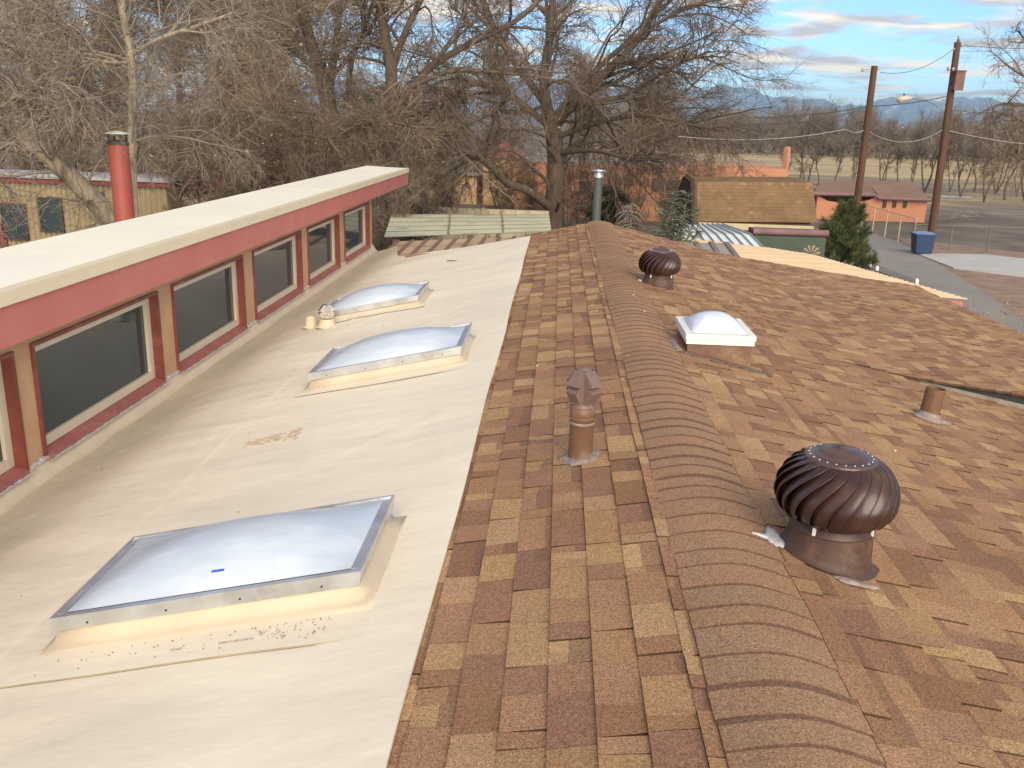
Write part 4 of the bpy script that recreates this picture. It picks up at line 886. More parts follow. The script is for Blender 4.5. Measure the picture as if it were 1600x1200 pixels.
# dead flower whirligig
p = Vector(U(1267, 397, 22.5)); wg = thing('garden_pinwheel', 'dry straw-coloured metal flower pinwheel in front of the green wall', 'garden ornament', (p.x, p.y, 0))
b = MB(); b.tube([(p.x, p.y, 0), p], .015, n=6); b.build('stake', M_greym, wg)
b = MB()
for i in range(11):
    a_ = i*2*PI/11+.2; d = Vector((math.cos(a_), 0, math.sin(a_))); t = Vector((-d.z, .15, d.x))*.03
    b.prism([tuple(p+d*.03), tuple(p+d*.2+t), tuple(p+d*.24), tuple(p+d*.2-t)], (0, .008, 0))
b.build('petal', mat('straw', (.30, .235, .15), .8), wg)
# satellite/white ornament
# ------------------------------------------------------------------ small things on the roof
b = MB(); z = lambda x, y: memb_z(x, y)+.003
P0 = [(-.03, 0), (.02, .01), (.05, -.005), (.09, .01)]
q = (-1.55, 13.2); b.tube([(q[0]+a*2, q[1]+c*2, z(q[0], q[1])+.015) for a, c in P0], .008, n=5); tag(b.build('twig', mat('twig_dead', (.15, .10, .07), .9)), 'short dark twig lying on the far end of the membrane roof', 'twig')
b = MB()
for i in range(60):
    x = rnd.uniform(-3.3, -.6); y = rnd.choice([rnd.uniform(2, 6), rnd.uniform(5, 14)]); s_ = rnd.uniform(.002, .006)
    b.box((x, y, z(x, y)-.001), (x+s_, y+s_*rnd.uniform(.5, 2), z(x, y)+.003))
tag(b.build('debris', M_tar), 'tiny specks of leaf debris scattered on the cream membrane', 'debris', kind='stuff')
M_white = mat('white_speck', (.8, .78, .72), .7)
b = MB()
for (x, y) in [(.35, 8.1), (.1, 10.9), (.74, 8.3), (.78, 7.6), (1.9, 9.6), (2.1, 5.2), (-.1, 6.3)]:
    f = zL if x < RX else zRn; b.lathe([(.007, 0), (.006, .004), (.0, .005)], c=(x, y, f(x)+.014+(.012 if abs(x-RX) < .2 else 0)), n=7)
tag(b.build('white_specks', M_white), 'small white specks dotted on the brown shingles', 'specks', kind='stuff')
# rust-brown scuff on the membrane: a thin dried mud smear
b = MB(); rs_ = random.Random(3)
for i in range(150):
    t = rs_.random(); px_ = 383+90*t; py_ = 698-20*t+rs_.gauss(0, 2.0+2.5*t)
    r = ray(px_, py_); tt = (-1.7025)/(r[2]-.225*r[0]); x, y = r[0]*tt, r[1]*tt
    blob(b, x, y, rs_.uniform(.003, .018), rs_.uniform(.004, .016), lambda xx: memb_z(xx, y)-.0075, h=.0008, n=9, seed=i)
tag(b.build('mud_smear', mat('mud', (.66, .47, .31), .8, var=.2, vs=20)), 'long rusty mud smear on the middle of the cream membrane', 'stain', kind='stuff')
# ------------------------------------------------------------------ bare winter trees
def nrm(a): return a/np.maximum(np.linalg.norm(a, axis=-1, keepdims=True), 1e-9)
def poly(pts, r0, r1, K=14):
    """explicit limb: smooth resampling of a few points, tapering radius"""
    P = np.array(pts, float); n = len(P); t = np.linspace(0, n-1, K); out = []
    for q in t:
        i = min(int(q), n-2); f = q-i; a, b_, c, d = P[max(i-1, 0)], P[i], P[i+1], P[min(i+2, n-1)]
        out.append(.5*((2*b_)+(-a+c)*f+(2*a-5*b_+4*c-d)*f*f+(-a+3*b_-3*c+d)*f**3))
    return np.array(out), np.linspace(r0, r1, K)
def grow(rg, parents, M_, length, rmax, spread=(.5, 1.1), K=5, up=0., curv=.25, grav=0., t0=.2, tip=.35, rk=.6):
    """children on a list of (P[N,K,3], R[N,K]); returns the same kind of pair"""
    Ps, Rs = zip(*parents); lens = [np.linalg.norm(P[:, -1]-P[:, 0], axis=1) for P in Ps]
    tot = sum(l.sum() for l in lens); oP, oR = [], []
    for P, R, l in zip(Ps, Rs, lens):
        m = int(round(M_*l.sum()/tot))
        if m < 1: continue
        idx = rg.choice(len(P), m, p=l/l.sum()); kk = P.shape[1]
        t = (t0+(1-t0)*rg.random(m)**.85)*(kk-1); i = np.minimum(t.astype(int), kk-2); f = (t-i)[:, None]
        pos = P[idx, i]*(1-f)+P[idx, i+1]*f; tan = nrm(P[idx, i+1]-P[idx, i]); rr = R[idx, i]*(1-f[:, 0])+R[idx, i+1]*f[:, 0]
        pr = nrm(np.cross(tan, rg.normal(size=(m, 3)))); a = rg.uniform(*spread, m)[:, None]
        d = nrm(tan*np.cos(a)+pr*np.sin(a)+np.array([0, 0, up]))
        L_ = length*rg.uniform(.45, 1.15, m)*(1-.35*t/(kk-1)); r0 = np.minimum(rmax, rr*rk)
        C = np.empty((m, K, 3)); C[:, 0] = pos; cv = rg.normal(size=(m, 3))*curv*.6
        for k in range(1, K):
            d = nrm(d+(cv+rg.normal(size=(m, 3))*curv*.7)/(K**.5)+np.array([0, 0, -grav/K])); C[:, k] = C[:, k-1]+d*(L_/(K-1))[:, None]
        oP.append(C); oR.append(r0[:, None]*np.linspace(1, tip, K)[None])
    return np.concatenate(oP), np.concatenate(oR)
def tubes(sets):
    """list of (P, R, sides) -> verts, quads"""
    V, Q, off = [], [], 0
    for P, R, S in sets:
        N, K, _ = P.shape; d = nrm(P[:, -1]-P[:, 0]); ref = np.where(np.abs(d[:, 2:3]) < .9, np.array([[0, 0, 1.]]), np.array([[1., 0, 0]]))
        u = nrm(np.cross(d, ref)); w = np.cross(d, u); a = np.arange(S)*2*PI/S
        ring = u[:, None]*np.cos(a)[None, :, None]+w[:, None]*np.sin(a)[None, :, None]
        v = P[:, :, None]+ring[:, None]*R[:, :, None, None]
        V.append(v.reshape(-1, 3)); base = off+(np.arange(N)*K*S)[:, None, None]; k = (np.arange(K-1)*S)[None, :, None]; s = np.arange(S)[None, None]; s2 = (np.arange(S)+1)[None, None] % S
        q = np.stack([base+k+s, base+k+s2, base+k+S+s2, base+k+S+s], -1).reshape(-1, 4); Q.append(q); off += N*K*S
    return np.concatenate(V), np.concatenate(Q)
def np_mesh(name, V, Q, mt, parent=None, smooth=True):
    o = np.array(wloc(parent)) if parent else np.zeros(3); V = V-o; n = Q.shape[1]
    me = bpy.data.meshes.new(name); me.vertices.add(len(V)); me.vertices.foreach_set('co', V.astype(np.float32).ravel())
    me.loops.add(Q.size); me.loops.foreach_set('vertex_index', Q.astype(np.int32).ravel()); me.polygons.add(len(Q))
    me.polygons.foreach_set('loop_start', np.arange(0, Q.size, n, dtype=np.int32)); me.update(calc_edges=True)
    if smooth: me.polygons.foreach_set('use_smooth', np.ones(len(Q), bool))
    me.materials.append(mt); ob = bpy.data.objects.new(name, me); COL.objects.link(ob)
    if parent: ob.parent = parent
    return ob
def leaves(rg, P, n, s):
    i = rg.integers(0, len(P), n); p = P[i, -1]+rg.normal(size=(n, 3))*.02; a = nrm(rg.normal(size=(n, 3))); b_ = nrm(np.cross(a, rg.normal(size=(n, 3))))
    sz = (s*rg.uniform(.5, 1.3, n))[:, None]; q = np.stack([p, p+a*sz+b_*sz*.4, p+a*sz*1.9, p+a*sz-b_*sz*.4], 1)
    return q.reshape(-1, 3), np.arange(4*n).reshape(n, 4)
def bare_tree(name, label, group, base, limbs, seed, lv, mtrunk, mtwig, nleaf=0, leaf=.04, limb_part=True):
    """limbs: list of (P[K,3],R[K]); lv: list of dicts for grow(); last levels = twigs"""
    rg = np.random.default_rng(seed); root = thing(name, label, 'tree', tuple(base), group)
    par = [(p[None], r[None]) for p, r in limbs]; V, Q = tubes([(p, r, 9) for p, r in par]); np_mesh('trunk', V, Q, mtrunk, root)
    allp = par; last = par; sets = []
    for k, d in enumerate(lv):
        d = dict(d); S = d.pop('S', 3); src = d.pop('src', 'last'); n = d.pop('n'); L_ = d.pop('L'); rm = d.pop('r')
        P = grow(rg, allp if src == 'all' else last, n, L_, rm, **d); sets.append((*P, S)); last = [P]; allp = allp+[P]
    V, Q = tubes(sets); np_mesh('crown', V, Q, mtwig, root)
    if nleaf: V, Q = leaves(rg, last[0][0], nleaf, leaf); np_mesh('dry_leaves', V, Q, M_dry, root, False)
    return root
def UL(pts, Y, dY=0.):       # limb points given as picture bearings at a real distance (optionally receding)
    n = len(pts); return [U(p[0], p[1], (p[2] if len(p) > 2 else Y+dY*i/max(1, n-1))) for i, p in enumerate(pts)]
def gbase(p): return (p[0], p[1], 0)
# leaning tree near the left
T = UL([(290, 560), (215, 430), (178, 350), (125, 290), (85, 255), (45, 228), (5, 190)], 17, -1.5); T[0] = (T[0][0], T[0][1], 0)
lim = [poly(T, .26, .10, 18), poly(UL([(48, 230, 15.8), (38, 190, 15.6), (45, 120, 15.4), (30, 40, 15), (10, -60, 14.6)], 15), .09, .03), poly(UL([(85, 255, 16.2), (60, 215, 15), (10, 150, 14), (-60, 90, 13)], 15), .08, .03),
       poly(UL([(5, 190, 15.5), (-60, 120, 15), (-90, 20, 15)], 15), .1, .04), poly(UL([(20, 205, 15.6), (90, 120, 16), (150, 60, 16.5), (230, -20, 17)], 15), .06, .02)]
bare_tree('leaning_tree', 'near bare tree whose thick rough trunk leans left behind the clerestory roof', None, T[0], lim, 1,
    [dict(n=26, L=3.0, r=.03, K=7, S=4, up=.1, curv=.5, grav=.5, t0=.35), dict(n=420, L=1.3, r=.011, K=6, src='all', curv=.5, grav=.4, t0=.3), dict(n=4200, L=.55, r=.0062, K=4, curv=.5, grav=.2, rk=.8, tip=.6), dict(n=5000, L=.22, r=.0045, K=3, curv=.5, grav=.1, rk=.8, tip=.6)], M_bark, M_twig, 260, .03)
# slim upright tree beside the red chimney
T = UL([(222, 520), (213, 400), (209, 330), (206, 230), (208, 150), (203, 80), (192, 20), (186, -60)], 15.7, 0); T[0] = (T[0][0], T[0][1], 0)
lim = [poly(T, .088, .058, 16), poly(UL([(205, 98), (170, 97), (130, 90), (90, 85)], 15.7, -1), .03, .012), poly(UL([(207, 85), (250, 60), (310, 40), (365, 20)], 15.7, -1), .04, .02), poly(UL([(205, 120), (240, 80), (290, 20), (320, -40)], 15.7, 1), .04, .02)]
bare_tree('slim_tree', 'slim upright bare tree with tan bark standing just right of the red chimney pipe', None, T[0], lim, 2,
    [dict(n=34, L=3.2, r=.022, K=7, S=4, up=.1, curv=.5, grav=.5, t0=.25), dict(n=420, L=1.3, r=.010, K=6, src='all', curv=.5, grav=.5, t0=.3), dict(n=3200, L=.55, r=.0065, K=4, curv=.5, grav=.3, rk=.8, tip=.6), dict(n=3000, L=.25, r=.005, K=3, curv=.5, rk=.8, tip=.6)], M_bark, M_twig, 420, .035)
# twin-stemmed tree behind the clerestory
Y = 32
T = UL([(528, 480), (522, 300), (515, 190), (505, 120), (482, 60), (470, 0), (455, -60)], Y); T[0] = (T[0][0], T[0][1], 0)
lim = [poly(T, .38, .14, 16), poly(UL([(512, 165), (520, 100), (528, 40), (535, -50)], Y), .16, .09), poly(UL([(500, 112), (450, 70), (420, 20), (400, -50)], Y, -3), .13, .06), poly(UL([(518, 260), (470, 215), (400, 190), (330, 150)], Y, -6), .10, .03), poly(UL([(505, 130), (545, 90), (575, 30), (590, -40)], Y, -3), .09, .04),
       poly(UL([(520, 230), (560, 200), (600, 190), (650, 200)], Y, -6), .07, .02)]
LV = lambda a=1.: [dict(n=int(60*a), L=4.0, r=.05, K=8, S=4, up=.15, curv=.5, grav=.4, t0=.2), dict(n=int(900*a), L=1.7, r=.017, K=6, src='all', curv=.5, grav=.5, t0=.25), dict(n=int(7500*a), L=.8, r=.0095, K=4, curv=.5, grav=.25, rk=.8, tip=.6), dict(n=int(6000*a), L=.4, r=.0075, K=3, curv=.5, rk=.8, tip=.6)]
bare_tree('old_tree', 'twin-stemmed brown tree rising behind the middle of the clerestory roof', 'big bare trees behind the house', T[0], lim, 3, LV(), M_barkdk, M_twigdk, 900, .035)
# forked tree in the middle
Y = 30
T = UL([(612, 480), (612, 300), (606, 190), (612, 120), (602, 60), (592, 0), (585, -60)], Y); T[0] = (T[0][0], T[0][1], 0)
lim = [poly(T, .27, .12, 16), poly(UL([(610, 125), (622, 80), (640, 35), (662, -10), (675, -60)], Y), .12, .08), poly(UL([(610, 180), (640, 140), (680, 100), (740, 65), (810, 30), (870, -30)], Y, 4), .16, .07),
       poly(UL([(602, 135), (580, 140), (562, 165), (555, 200)], Y, -1), .06, .09), poly(UL([(553, 200), (545, 130), (556, 75), (585, 35), (600, -30)], Y+1), .11, .06), poly(UL([(608, 200), (570, 190), (520, 215), (470, 210)], Y, -5), .06, .02),
       poly(UL([(612, 150), (700, 112), (760, 112), (830, 118)], Y, 1), .09, .05), poly(UL([(612, 230), (660, 210), (720, 200), (800, 160)], Y, -4), .07, .02)]
bare_tree('old_tree', 'Y-forked dark tree straight above the far end of the clerestory roof', 'big bare trees behind the house', T[0], lim, 4, LV(.8), M_barkdk, M_twigbig, 900, .035)
# great spreading tree on the right of the thicket
Y = 40
T = UL([(862, 410), (866, 345), (868, 290), (868, 240), (862, 195)], Y); T[0] = (T[0][0], T[0][1], 0)
lim = [poly(T, .48, .34, 12), poly(UL([(863, 200), (850, 130), (858, 60), (868, -40)], Y, -1), .26, .12), poly(UL([(864, 190), (905, 150), (955, 105), (1005, 50), (1045, -30)], Y, 1), .26, .10), poly(UL([(870, 200), (900, 165), (975, 150), (1040, 110), (1110, 80)], Y, -3), .17, .04),
       poly(UL([(866, 330), (825, 298), (790, 285), (755, 250), (700, 228), (655, 226)], Y, -6), .2, .09), poly(UL([(860, 200), (800, 150), (745, 130), (700, 150), (650, 190)], Y, -3), .18, .07), poly(UL([(755, 250), (690, 190), (640, 170)], Y-4), .1, .05),
       poly(UL([(868, 215), (940, 190), (1010, 180), (1080, 195), (1130, 205)], Y, -4), .14, .03), poly(UL([(868, 180), (920, 120), (990, 60), (1080, 10), (1150, -5)], Y, -3), .14, .04), poly(UL([(868, 240), (930, 235), (990, 250), (1050, 245)], Y, -5), .12, .03),
       poly(UL([(858, 170), (800, 90), (760, 20), (740, -50)], Y, 2), .18, .08), poly(UL([(800, 150), (780, 170), (820, 175), (860, 160)], Y, -1), .09, .09), poly(UL([(905, 150), (960, 130), (1030, 90), (1120, 50)], Y, 3), .1, .03)]
bare_tree('spreading_tree', 'huge spreading bare tree over the carport whose boughs reach right across the sky', 'big bare trees behind the house', T[0], lim, 5,
    [dict(n=150, L=4.8, r=.085, K=8, S=4, up=.12, curv=.5, grav=.35, t0=.2, spread=(.4, .9)), dict(n=1900, L=2.1, r=.02, K=6, src='all', curv=.45, grav=.35, t0=.3, spread=(.4, .9)), dict(n=15000, L=1.0, r=.013, K=4, curv=.5, grav=.2, rk=.8, tip=.6, spread=(.4, .9)), dict(n=9000, L=.5, r=.011, K=3, curv=.5, rk=.8, tip=.6)], M_barkdk, M_twigbig, 500, .035)
# background trees: three kinds, copied
def proc_tree(seed, h, name, label, group, n1, n2, n3, n4, wide=.35, rb=.22, mt=None, mw=None, k=1., stems=1, leaf=0, up=.45, grav=.0, t0=.25, cv=.45):
    rg = np.random.default_rng(seed); lim = []
    for s in range(stems):
        a = rg.random()*6; lean = rg.uniform(.03, .16)*(1 if stems == 1 else 2.2)
        pts = [(0, 0, 0)]+[(math.cos(a)*lean*h*t+rg.normal()*.02*h, math.sin(a)*lean*h*t+rg.normal()*.02*h, h*t) for t in (.2, .45, .7, .92)]
        lim.append(poly(pts, rb/(stems**.5), rb*.18/(stems**.5), 12))
    return bare_tree(name, label, group, (0, 0, 0), lim, seed,
        [dict(n=n1, L=h*wide, r=rb*.4, K=7, S=4, up=up, curv=cv, grav=grav, t0=t0, spread=(.5, 1.0)), dict(n=n2, L=h*wide*.42, r=.02*k, K=5, src='all', curv=cv*1.1, up=up*.25, t0=t0, grav=grav), dict(n=n3, L=h*wide*.2, r=.012*k, K=3, curv=.5, rk=.9, tip=.6)]+([dict(n=n4, L=h*wide*.11, r=.010*k, K=3, curv=.5, rk=.9, tip=.6)] if n4 else []), mt or M_barkdk, mw or M_twigdk, leaf, .035)
def scatter(protos, spots, labels):
    for i, (px_, Y, s, rz) in enumerate(spots):
        j = i % len(protos); o = protos[j] if i < len(protos) else copy_tree(protos[j])
        p = U(px_, 300, Y); o.location = (p[0], p[1], -.02); o.scale = (s, s, s); o.rotation_euler = (0, 0, rz); o['label'] = labels[i]
GT = 'bare trees of the thicket behind the house'
pt = [proc_tree(21, 14, 'bare_tree', 'x', GT, 30, 420, 6500, 0, k=1.25, leaf=250), proc_tree(22, 13, 'bare_tree', 'x', GT, 34, 480, 7000, 0, stems=3, k=1.25, rb=.3, leaf=250), proc_tree(23, 15, 'bare_tree', 'x', GT, 26, 420, 6500, 0, k=1.25, wide=.4, leaf=150)]
sp = [(20, 42, 1.0, 0), (110, 46, 1.1, 1), (320, 44, 1.05, 2), (410, 50, 1.1, 3), (690, 62, .66, 4), (265, 56, 1.1, 1.4), (50, 58, 1.1, 2.3), (180, 60, 1.15, 3.7), (470, 62, 1.1, 5), (790, 66, .85, 5.5), (920, 60, .8, .4), (350, 36, .85, 2.9), (540, 70, .62, 1.9), (1000, 80, .75, 4.2), (-60, 50, 1.1, .9), (130, 34, .9, 4.4), (430, 40, .8, 1.1), (650, 84, .6, 2.2)]
wh = ['filling the far left corner of the sky behind the metal shed', 'left of the red chimney pipe, behind the leaning trunk', 'over the near half of the clerestory roof, third from the left', 'behind the left stem of the twin-stemmed tree', 'above the tan house block', 'just right of the slim upright tree, far back', 'far back above the metal shed door', 'far back directly behind the red chimney pipe', 'far back behind the twin-stemmed tree', 'behind the upper left limbs of the spreading tree', 'behind the grey flue pipe, low and dense', 'nearer, above the middle of the clerestory roof', 'far back left of the Y-forked trunk', 'farthest right, low behind the spreading boughs', 'outermost on the left edge', 'nearer, between the leaning trunk and the red chimney pipe', 'nearer, over the clerestory roof just left of the twin stems', 'far back right behind the Y-forked trunk']
scatter(pt, sp, ['bare brown thicket tree '+w for w in wh])
# understorey shrubs
GS = 'bare shrubs of the thicket behind the house'
ps = [proc_tree(31, 5.2, 'bare_shrub', 'x', GS, 40, 420, 7200, 0, stems=6, rb=.10, wide=.4, k=.8, up=.3, leaf=250, t0=.1), proc_tree(32, 5.8, 'bare_shrub', 'x', GS, 44, 460, 7800, 0, stems=5, rb=.12, wide=.42, k=.8, up=.3, leaf=350, t0=.1)]
for o in ps: o['category'] = 'shrub'
ss = [(250, 27, 1.0, 0), (305, 26, 1.05, 1), (360, 27, 1.1, 2), (420, 28, 1.05, 3), (480, 27, 1.1, 4), (545, 28, 1.1, 5), (600, 26, .85, .5), (650, 36, 1.0, 1.5), (130, 34, 1.1, 2.5), (60, 36, 1.1, 3.5), (700, 48, .9, 4.5), (790, 46, .85, 5.5), (930, 44, .95, 1.2), (985, 46, .8, 2.2), (330, 38, 1.2, .2), (450, 38, 1.2, .8), (560, 36, 1.2, 1.8), (210, 40, 1.2, .2), (1040, 52, .8, .6), (1100, 56, .75, 2.6), (835, 47, .75, 3.1), (905, 50, .8, .7)]
sw = ['first right of the red chimney pipe', 'second right of the red chimney pipe, over the clerestory roof', 'third right of the red chimney pipe', 'left of the twin-stemmed trunk', 'in front of the twin-stemmed trunk', 'between the twin stems and the Y-forked trunk', 'at the far end of the clerestory wall', 'left of the tan house block', 'behind the metal shed, left of the red chimney pipe', 'far left behind the metal shed', 'in front of the tan house block', 'behind the low garden wall, left of the great trunk', 'just right of the great trunk behind the flue pipe', 'in front of the adobe house window', 'in the second row over the clerestory roof, near its middle', 'in the second row behind the twin-stemmed trunk', 'in the second row behind the Y-forked trunk', 'in the second row behind the slim upright tree', 'left of the shingled shed roof', 'over the shingled shed roof', 'against the orange wall just left of the great trunk', 'against the orange wall, tallest one right of the great trunk']
scatter(ps, ss, ['dense brown bare shrub '+w for w in sw])
# far wood along the field, one mass
rg = np.random.default_rng(50); sets = []
def wood(n, y0, y1, px0, px1, hs, per, col):
    P1, R1, P2_, R2, P3_, R3 = [], [], [], [], [], []
    xs = rg.uniform(px0, px1, n); ys = y0+(y1-y0)*rg.random(n)
    for x_, y_ in zip(xs, ys):
        b0 = np.array(U(x_, 250, y_)); b0[2] = 0; h = hs*rg.uniform(.7, 1.12)*(1+.13*math.sin(x_*.021)+.08*math.sin(x_*.057))
        K = 6; tr = np.array([[b0+np.array([rg.normal()*.25*k, rg.normal()*.25*k, h*.9*k/(K-1)]) for k in range(K)] for _ in range(2)]); P1.append(tr); R1.append(np.repeat(np.linspace(.16, .04, K)[None], 2, 0))
    P = (np.concatenate(P1), np.concatenate(R1)); A = grow(rg, [P], n*26, hs*.42, .09, K=4, up=.35, curv=.4, t0=.02, spread=(.4, 1.1)); B = grow(rg, [A], n*per, hs*.2, .05, K=3, curv=.5, rk=.9, tip=.5, up=.15); C = grow(rg, [B], n*per, hs*.10, .035, K=3, curv=.5, rk=.9, tip=.5, up=.1)
    sets.extend([(*P, 4), (*A, 3), (*B, 3), (*C, 3)])
wood(150, 205, 250, 960, 1720, 9.0, 420, 0); wood(110, 250, 330, 900, 1720, 11.5, 300, 0); wood(130, 196, 215, 960, 1720, 4.6, 260, 0)
V, Q = tubes(sets); tag(np_mesh('far_wood', V, Q, M_twigg), 'long grey-brown belt of bare woodland at the far side of the field below the mountains', 'woodland', kind='stuff')
# line of small trees on the near side of the field
GF = 'young bare trees lining the field'
pf_ = [proc_tree(41, 8, 'field_tree', 'x', GF, 20, 200, 1500, 0, stems=3, rb=.15, k=1.6, wide=.34, up=1.1, cv=.22, mt=M_barkdk, mw=M_twigbig, t0=.3), proc_tree(42, 7.5, 'field_tree', 'x', GF, 18, 180, 1400, 0, stems=1, rb=.13, k=1.6, wide=.4, up=1.1, cv=.22, mt=M_barkdk, mw=M_twigbig, t0=.35), proc_tree(43, 8.5, 'field_tree', 'x', GF, 22, 220, 1500, 0, stems=2, rb=.15, k=1.6, wide=.36, up=1.1, cv=.22, mt=M_barkdk, mw=M_twigbig, t0=.3)]
sf = [(1252, 74, 0.99, 0), (1302, 88, 0.73, 1), (1330, 92, 0.48, 2), (1378, 90, 0.90, 3), (1400, 94, 0.68, 4), (1424, 96, 0.58, 5), (1444, 90, 1.03, .5), (1462, 84, 0.90, 1.5), (1484, 92, 0.60, 2.5), (1502, 86, 0.95, 3.5), (1522, 94, 0.72, 4.5), (1540, 80, 0.76, 5.5), (1556, 92, 0.99, 1.1), (1572, 84, 0.94, 2.1), (1590, 90, 0.66, 3.1), (1606, 80, 1.00, 4.1), (1276, 96, 0.61, 5.1), (1228, 100, 0.62, 3.6)]
fw = ['growing behind the shingled shed ridge', 'just above the left end of the adobe building roof', 'left of the shorter utility pole', 'right of the shorter utility pole', 'second right of the shorter utility pole', 'third right of the shorter utility pole', 'midway between the two utility poles', 'just left of the taller pole foot', 'just right of the taller pole', 'second right of the taller pole', 'third right of the taller pole', 'fourth right of the taller pole', 'fifth right of the taller pole', 'sixth right of the taller pole', 'seventh right of the taller pole', 'outermost at the right edge', 'behind the orange chimney, to its right', 'left of the orange chimney']
scatter(pf_, sf, ['young bare tree '+w for w in fw])
# large tree reaching in from the right edge
Y = 52
T = UL([(1690, 360), (1680, 290), (1672, 200), (1660, 100), (1650, 30)], Y); T[0] = (T[0][0], T[0][1], 0)
lim = [poly(T, .4, .15, 12), poly(UL([(1672, 200), (1620, 172), (1585, 163), (1555, 165), (1528, 180)], Y), .14, .03), poly(UL([(1675, 210), (1615, 195), (1572, 178), (1545, 190), (1530, 210)], Y, -3), .12, .03), poly(UL([(1668, 160), (1620, 130), (1585, 110), (1560, 90)], Y), .10, .03), poly(UL([(1660, 110), (1620, 80), (1600, 60), (1588, 45)], Y, 2), .09, .03), poly(UL([(1678, 270), (1625, 250), (1590, 255), (1560, 275)], Y, -3), .10, .02), poly(UL([(1678, 250), (1610, 215), (1560, 240), (1530, 265)], Y, 1), .10, .02)]
bare_tree('edge_tree', 'bare tree reaching in from the right edge of the picture beside the taller pole', None, T[0], lim, 61,
    [dict(n=50, L=3.2, r=.045, K=7, S=4, up=.1, curv=.6, grav=.3, t0=.3), dict(n=520, L=1.4, r=.02, K=5, src='all', curv=.6, grav=.3, t0=.3), dict(n=3600, L=.7, r=.012, K=4, curv=.6, rk=.8, tip=.6)], M_barkdk, M_twigdk)
# small garden shrubs beyond the carport
GG = 'small bare garden shrubs'
g1 = proc_tree(71, 2.4, 'garden_shrub', 'x', GG, 22, 160, 900, 0, stems=6, rb=.05, wide=.4, k=.7, up=.5, t0=.05); g1['category'] = 'shrub'
scatter([g1], [(733, 36, .9, 0), (772, 36, 1.1, 1), (826, 37, .8, 2), (895, 40, 1.2, 3), (845, 44, 1.1, 4), (915, 44, 1., 5)], ['small bare garden shrub '+w for w in ['first from the left beyond the carport roof', 'second from the left beyond the carport roof, the fullest', 'third from the left beyond the carport roof', 'reddish and spreading, just left of the flue pipe', 'against the orange wall left of the great trunk', 'against the orange wall behind the flue pipe']])
# ------------------------------------------------------------------ green plants
def needles(rg, centers, dirs, per, ln, w):
    n = len(centers)*per; c = np.repeat(centers, per, 0); d = nrm(np.repeat(dirs, per, 0)*.7+rg.normal(size=(n, 3))*.65); sd_ = nrm(np.cross(d, rg.normal(size=(n, 3))))*w
    L_ = ln*rg.uniform(.6, 1.2, n)[:, None]; q = np.stack([c-sd_, c+sd_, c+d*L_+sd_*.3, c+d*L_-sd_*.3], 1); return q.reshape(-1, 3), np.arange(4*n).reshape(n, 4)
M_needle = mat('pine_needle', (.075, .092, .028), .7, var=.45, vs=2.2, col2=(.10, .11, .03), c2s=1.4)
rg = np.random.default_rng(80); pb = Vector(U(1313, 415, 26)); pb.z = 0
pine = thing('pine_tree', 'small bushy green pine beside the asphalt, in front of the shorter utility pole', 'pine tree', pb)
hh = U(1316, 334, 26)[2]; tr = poly([pb, pb+Vector((.05, 0, hh*.5)), pb+Vector((.02, 0, hh*.93))], .08, .02)
V, Q = tubes([(tr[0][None], tr[1][None], 8)]); np_mesh('trunk', V, Q, M_barkdk, pine)
A = grow(rg, [(tr[0][None], tr[1][None])], 95, 1.75, .02, K=5, up=.2, curv=.3, t0=.22, spread=(.8, 1.2), grav=-.35)
fac = np.clip(1.15-.75*(A[0][:, 0, 2]/hh), .3, 1)[:, None, None]; A = (A[0][:, :1]+(A[0]-A[0][:, :1])*fac, A[1])
B = grow(rg, [A], 900, .36, .008, K=4, up=.35, curv=.3, t0=.35, spread=(.4, .9)); V, Q = tubes([(*A, 4), (*B, 3)]); np_mesh('branch', V, Q, M_barkdk, pine)
cs = np.concatenate([B[0][:, -1], B[0][:, -2], B[0][:, 2], A[0][:, -1]]); ds = np.concatenate([nrm(B[0][:, -1]-B[0][:, -2])]*3+[nrm(A[0][:, -1]-A[0][:, -2])])
V, Q = needles(rg, cs, ds, 22, .14, .0045); np_mesh('crown', V, Q, M_needle, pine, False)
# dark evergreen bush
M_ever = mat('evergreen', (.035, .05, .018), .7, var=.4, vs=2.5)
def bush(name, label, px_, Y, w, h, m, n=1500, per=10, ln=.1, wd=.006, seed=1, cat='bush'):
    rg = np.random.default_rng(seed); p = Vector(U(px_, 300, Y)); p.z = 0; r = thing(name, label, cat, p)
    st = [poly([p, p+Vector((rg.normal()*w*.3, rg.normal()*w*.3, h*.5)), p+Vector((rg.normal()*w*.4, rg.normal()*w*.4, h*.85))], .04, .01, 8) for _ in range(5)]
    A = grow(rg, [(s[0][None], s[1][None]) for s in st], 60, w*.6, .015, K=4, up=.2, curv=.4, t0=.1); B = grow(rg, [A], n, w*.22, .006, K=3, curv=.4)
    V, Q = tubes([(s[0][None], s[1][None], 6) for s in st]+[(*A, 4)]); np_mesh('branch', V, Q, M_barkdk, r)
    V, Q = needles(rg, B[0][:, -1], nrm(B[0][:, -1]-B[0][:, 0]), per, ln, wd); np_mesh('crown', V, Q, m, r, False); return r
bush('evergreen_bush', 'dark evergreen bush just right of the grey flue pipe', 957, 40, 1.5, U(957, 302, 40)[2], M_ever, ln=.16, wd=.02)
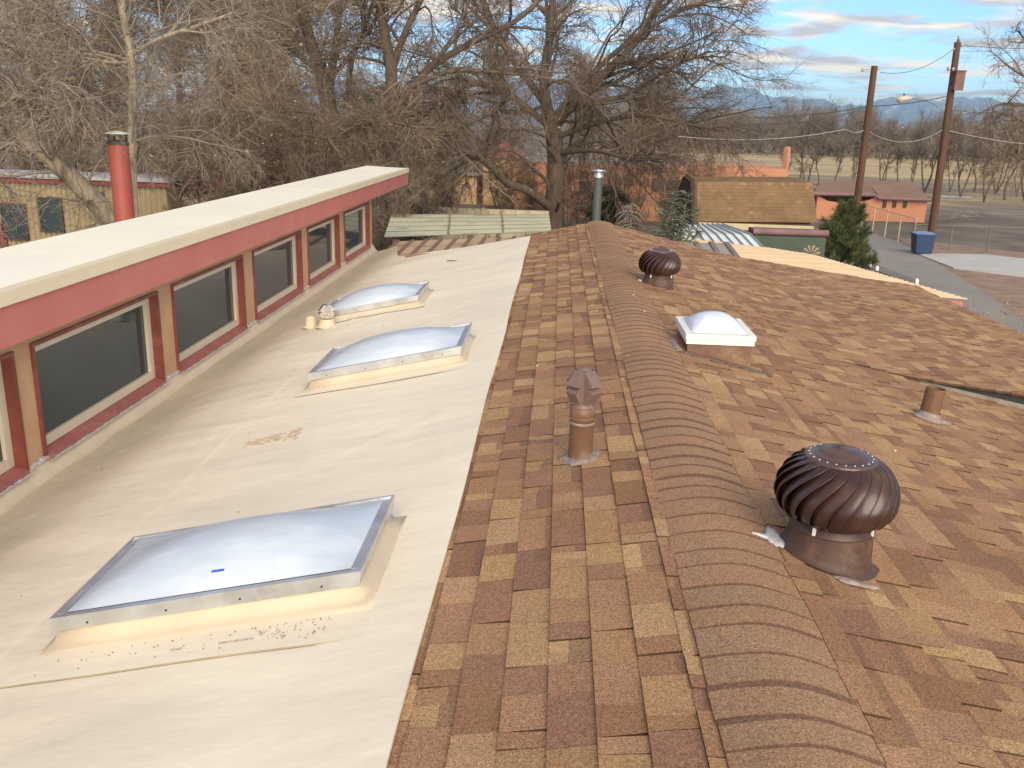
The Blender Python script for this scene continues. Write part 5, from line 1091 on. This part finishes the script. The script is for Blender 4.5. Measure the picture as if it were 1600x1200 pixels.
# spiky grey-green bush with drooping narrow leaves
M_spk = mat('grey_green_leaf', (.115, .135, .085), .7, var=.35, vs=4)
rg = np.random.default_rng(90); p = Vector(U(1050, 360, 21)); p.z = 0; sb = thing('spiky_bush', 'grey-green bush with narrow drooping leaves left of the white metal canopy', 'bush', p)
ht = U(1048, 296, 21)[2]
st = [poly([p, p+Vector((rg.normal()*.12, 0, ht*.5)), p+Vector((rg.normal()*.42, rg.normal()*.2, ht*rg.uniform(.75, 1.02)))], .02, .006, 10) for _ in range(12)]
V, Q = tubes([(s[0][None], s[1][None], 5) for s in st]); np_mesh('stem', V, Q, M_twigg, sb)
A = grow(rg, [(s[0][None], s[1][None]) for s in st], 900, .42, .018, K=5, up=.3, curv=.2, grav=1.6, t0=.42, spread=(.6, 1.1), tip=.15, rk=3); V, Q = tubes([(*A, 3)]); np_mesh('crown', V, Q, M_spk, sb)
# dead yucca
p = Vector(U(984, 352, 30)); p.z = 0; dy_ = thing('dead_yucca', 'dried fan of grey dead leaves on a stalk left of the spiky bush', 'dead plant', p); top_ = U(982, 318, 30)[2]
V, Q = tubes([(lambda s: (s[0][None], s[1][None], 6))(poly([p, (p.x, p.y, top_*.5), (p.x+.02, p.y, top_)], .06, .04))]); np_mesh('trunk', V, Q, M_barkdk, dy_)
s = poly([(p.x, p.y, top_*.7), (p.x, p.y, top_)], .04, .04, 4); A = grow(rg, [(s[0][None], s[1][None])], 55, .9, .022, K=5, curv=.12, grav=1.9, t0=.2, spread=(.9, 1.5), tip=.2, rk=1); V, Q = tubes([(*A, 3)]); np_mesh('dead_leaves', V, Q, mat('dead_leaf', (.27, .24, .20), .85, var=.3), dy_)
# dry weeds by the asphalt at the right edge
M_weed = mat('weed', (.36, .24, .14), .9, var=.3)
for (px_, py_, Y, lab, sd_) in [(1545, 520, 12, 'dry reddish weed rising past the right eave of the shingle roof', 5), (1582, 545, 11, 'smaller dry weed beside the eave at the right edge', 6)]:
    rg = np.random.default_rng(sd_); p = Vector(U(px_, py_, Y)); tp = U(px_, py_-62 if sd_ == 5 else py_-40, Y)[2]; p.z = 0; w = thing('dry_weed', lab, 'weed', p, 'dry weeds at the eave')
    st = [poly([p, (p.x+rg.normal()*.05, p.y, tp*.7), (p.x+rg.normal()*.2, p.y, tp*rg.uniform(.9, 1.02))], .008, .003, 8) for _ in range(4)]
    A = grow(rg, [(s[0][None], s[1][None]) for s in st], 36, .35, .004, K=4, up=.5, curv=.3, t0=.65); V, Q = tubes([(s[0][None], s[1][None], 5) for s in st]+[(*A, 3)]); np_mesh('stem', V, Q, M_weed, w)
    V, Q = leaves(rg, A[0], 60, .022); np_mesh('leaf', V, Q, M_dry, w, False)
# ------------------------------------------------------------------ air
M_air = bpy.data.materials.new('air'); M_air.use_nodes = True; t = M_air.node_tree; t.nodes.clear()
pv_ = nn(t, 'ShaderNodeVolumePrincipled'); pv_.inputs['Color'].default_value = (.50, .76, 1, 1); pv_.inputs['Density'].default_value = 1.0e-4; pv_.inputs['Anisotropy'].default_value = 0
mo = nn(t, 'ShaderNodeOutputMaterial'); lk(t, pv_.outputs[0], mo.inputs['Volume'])
b = MB(); b.box((-9500, -500, -120), (15000, 13500, 420)); hz_ = b.build('haze', M_air); tag(hz_, kind='stuff')
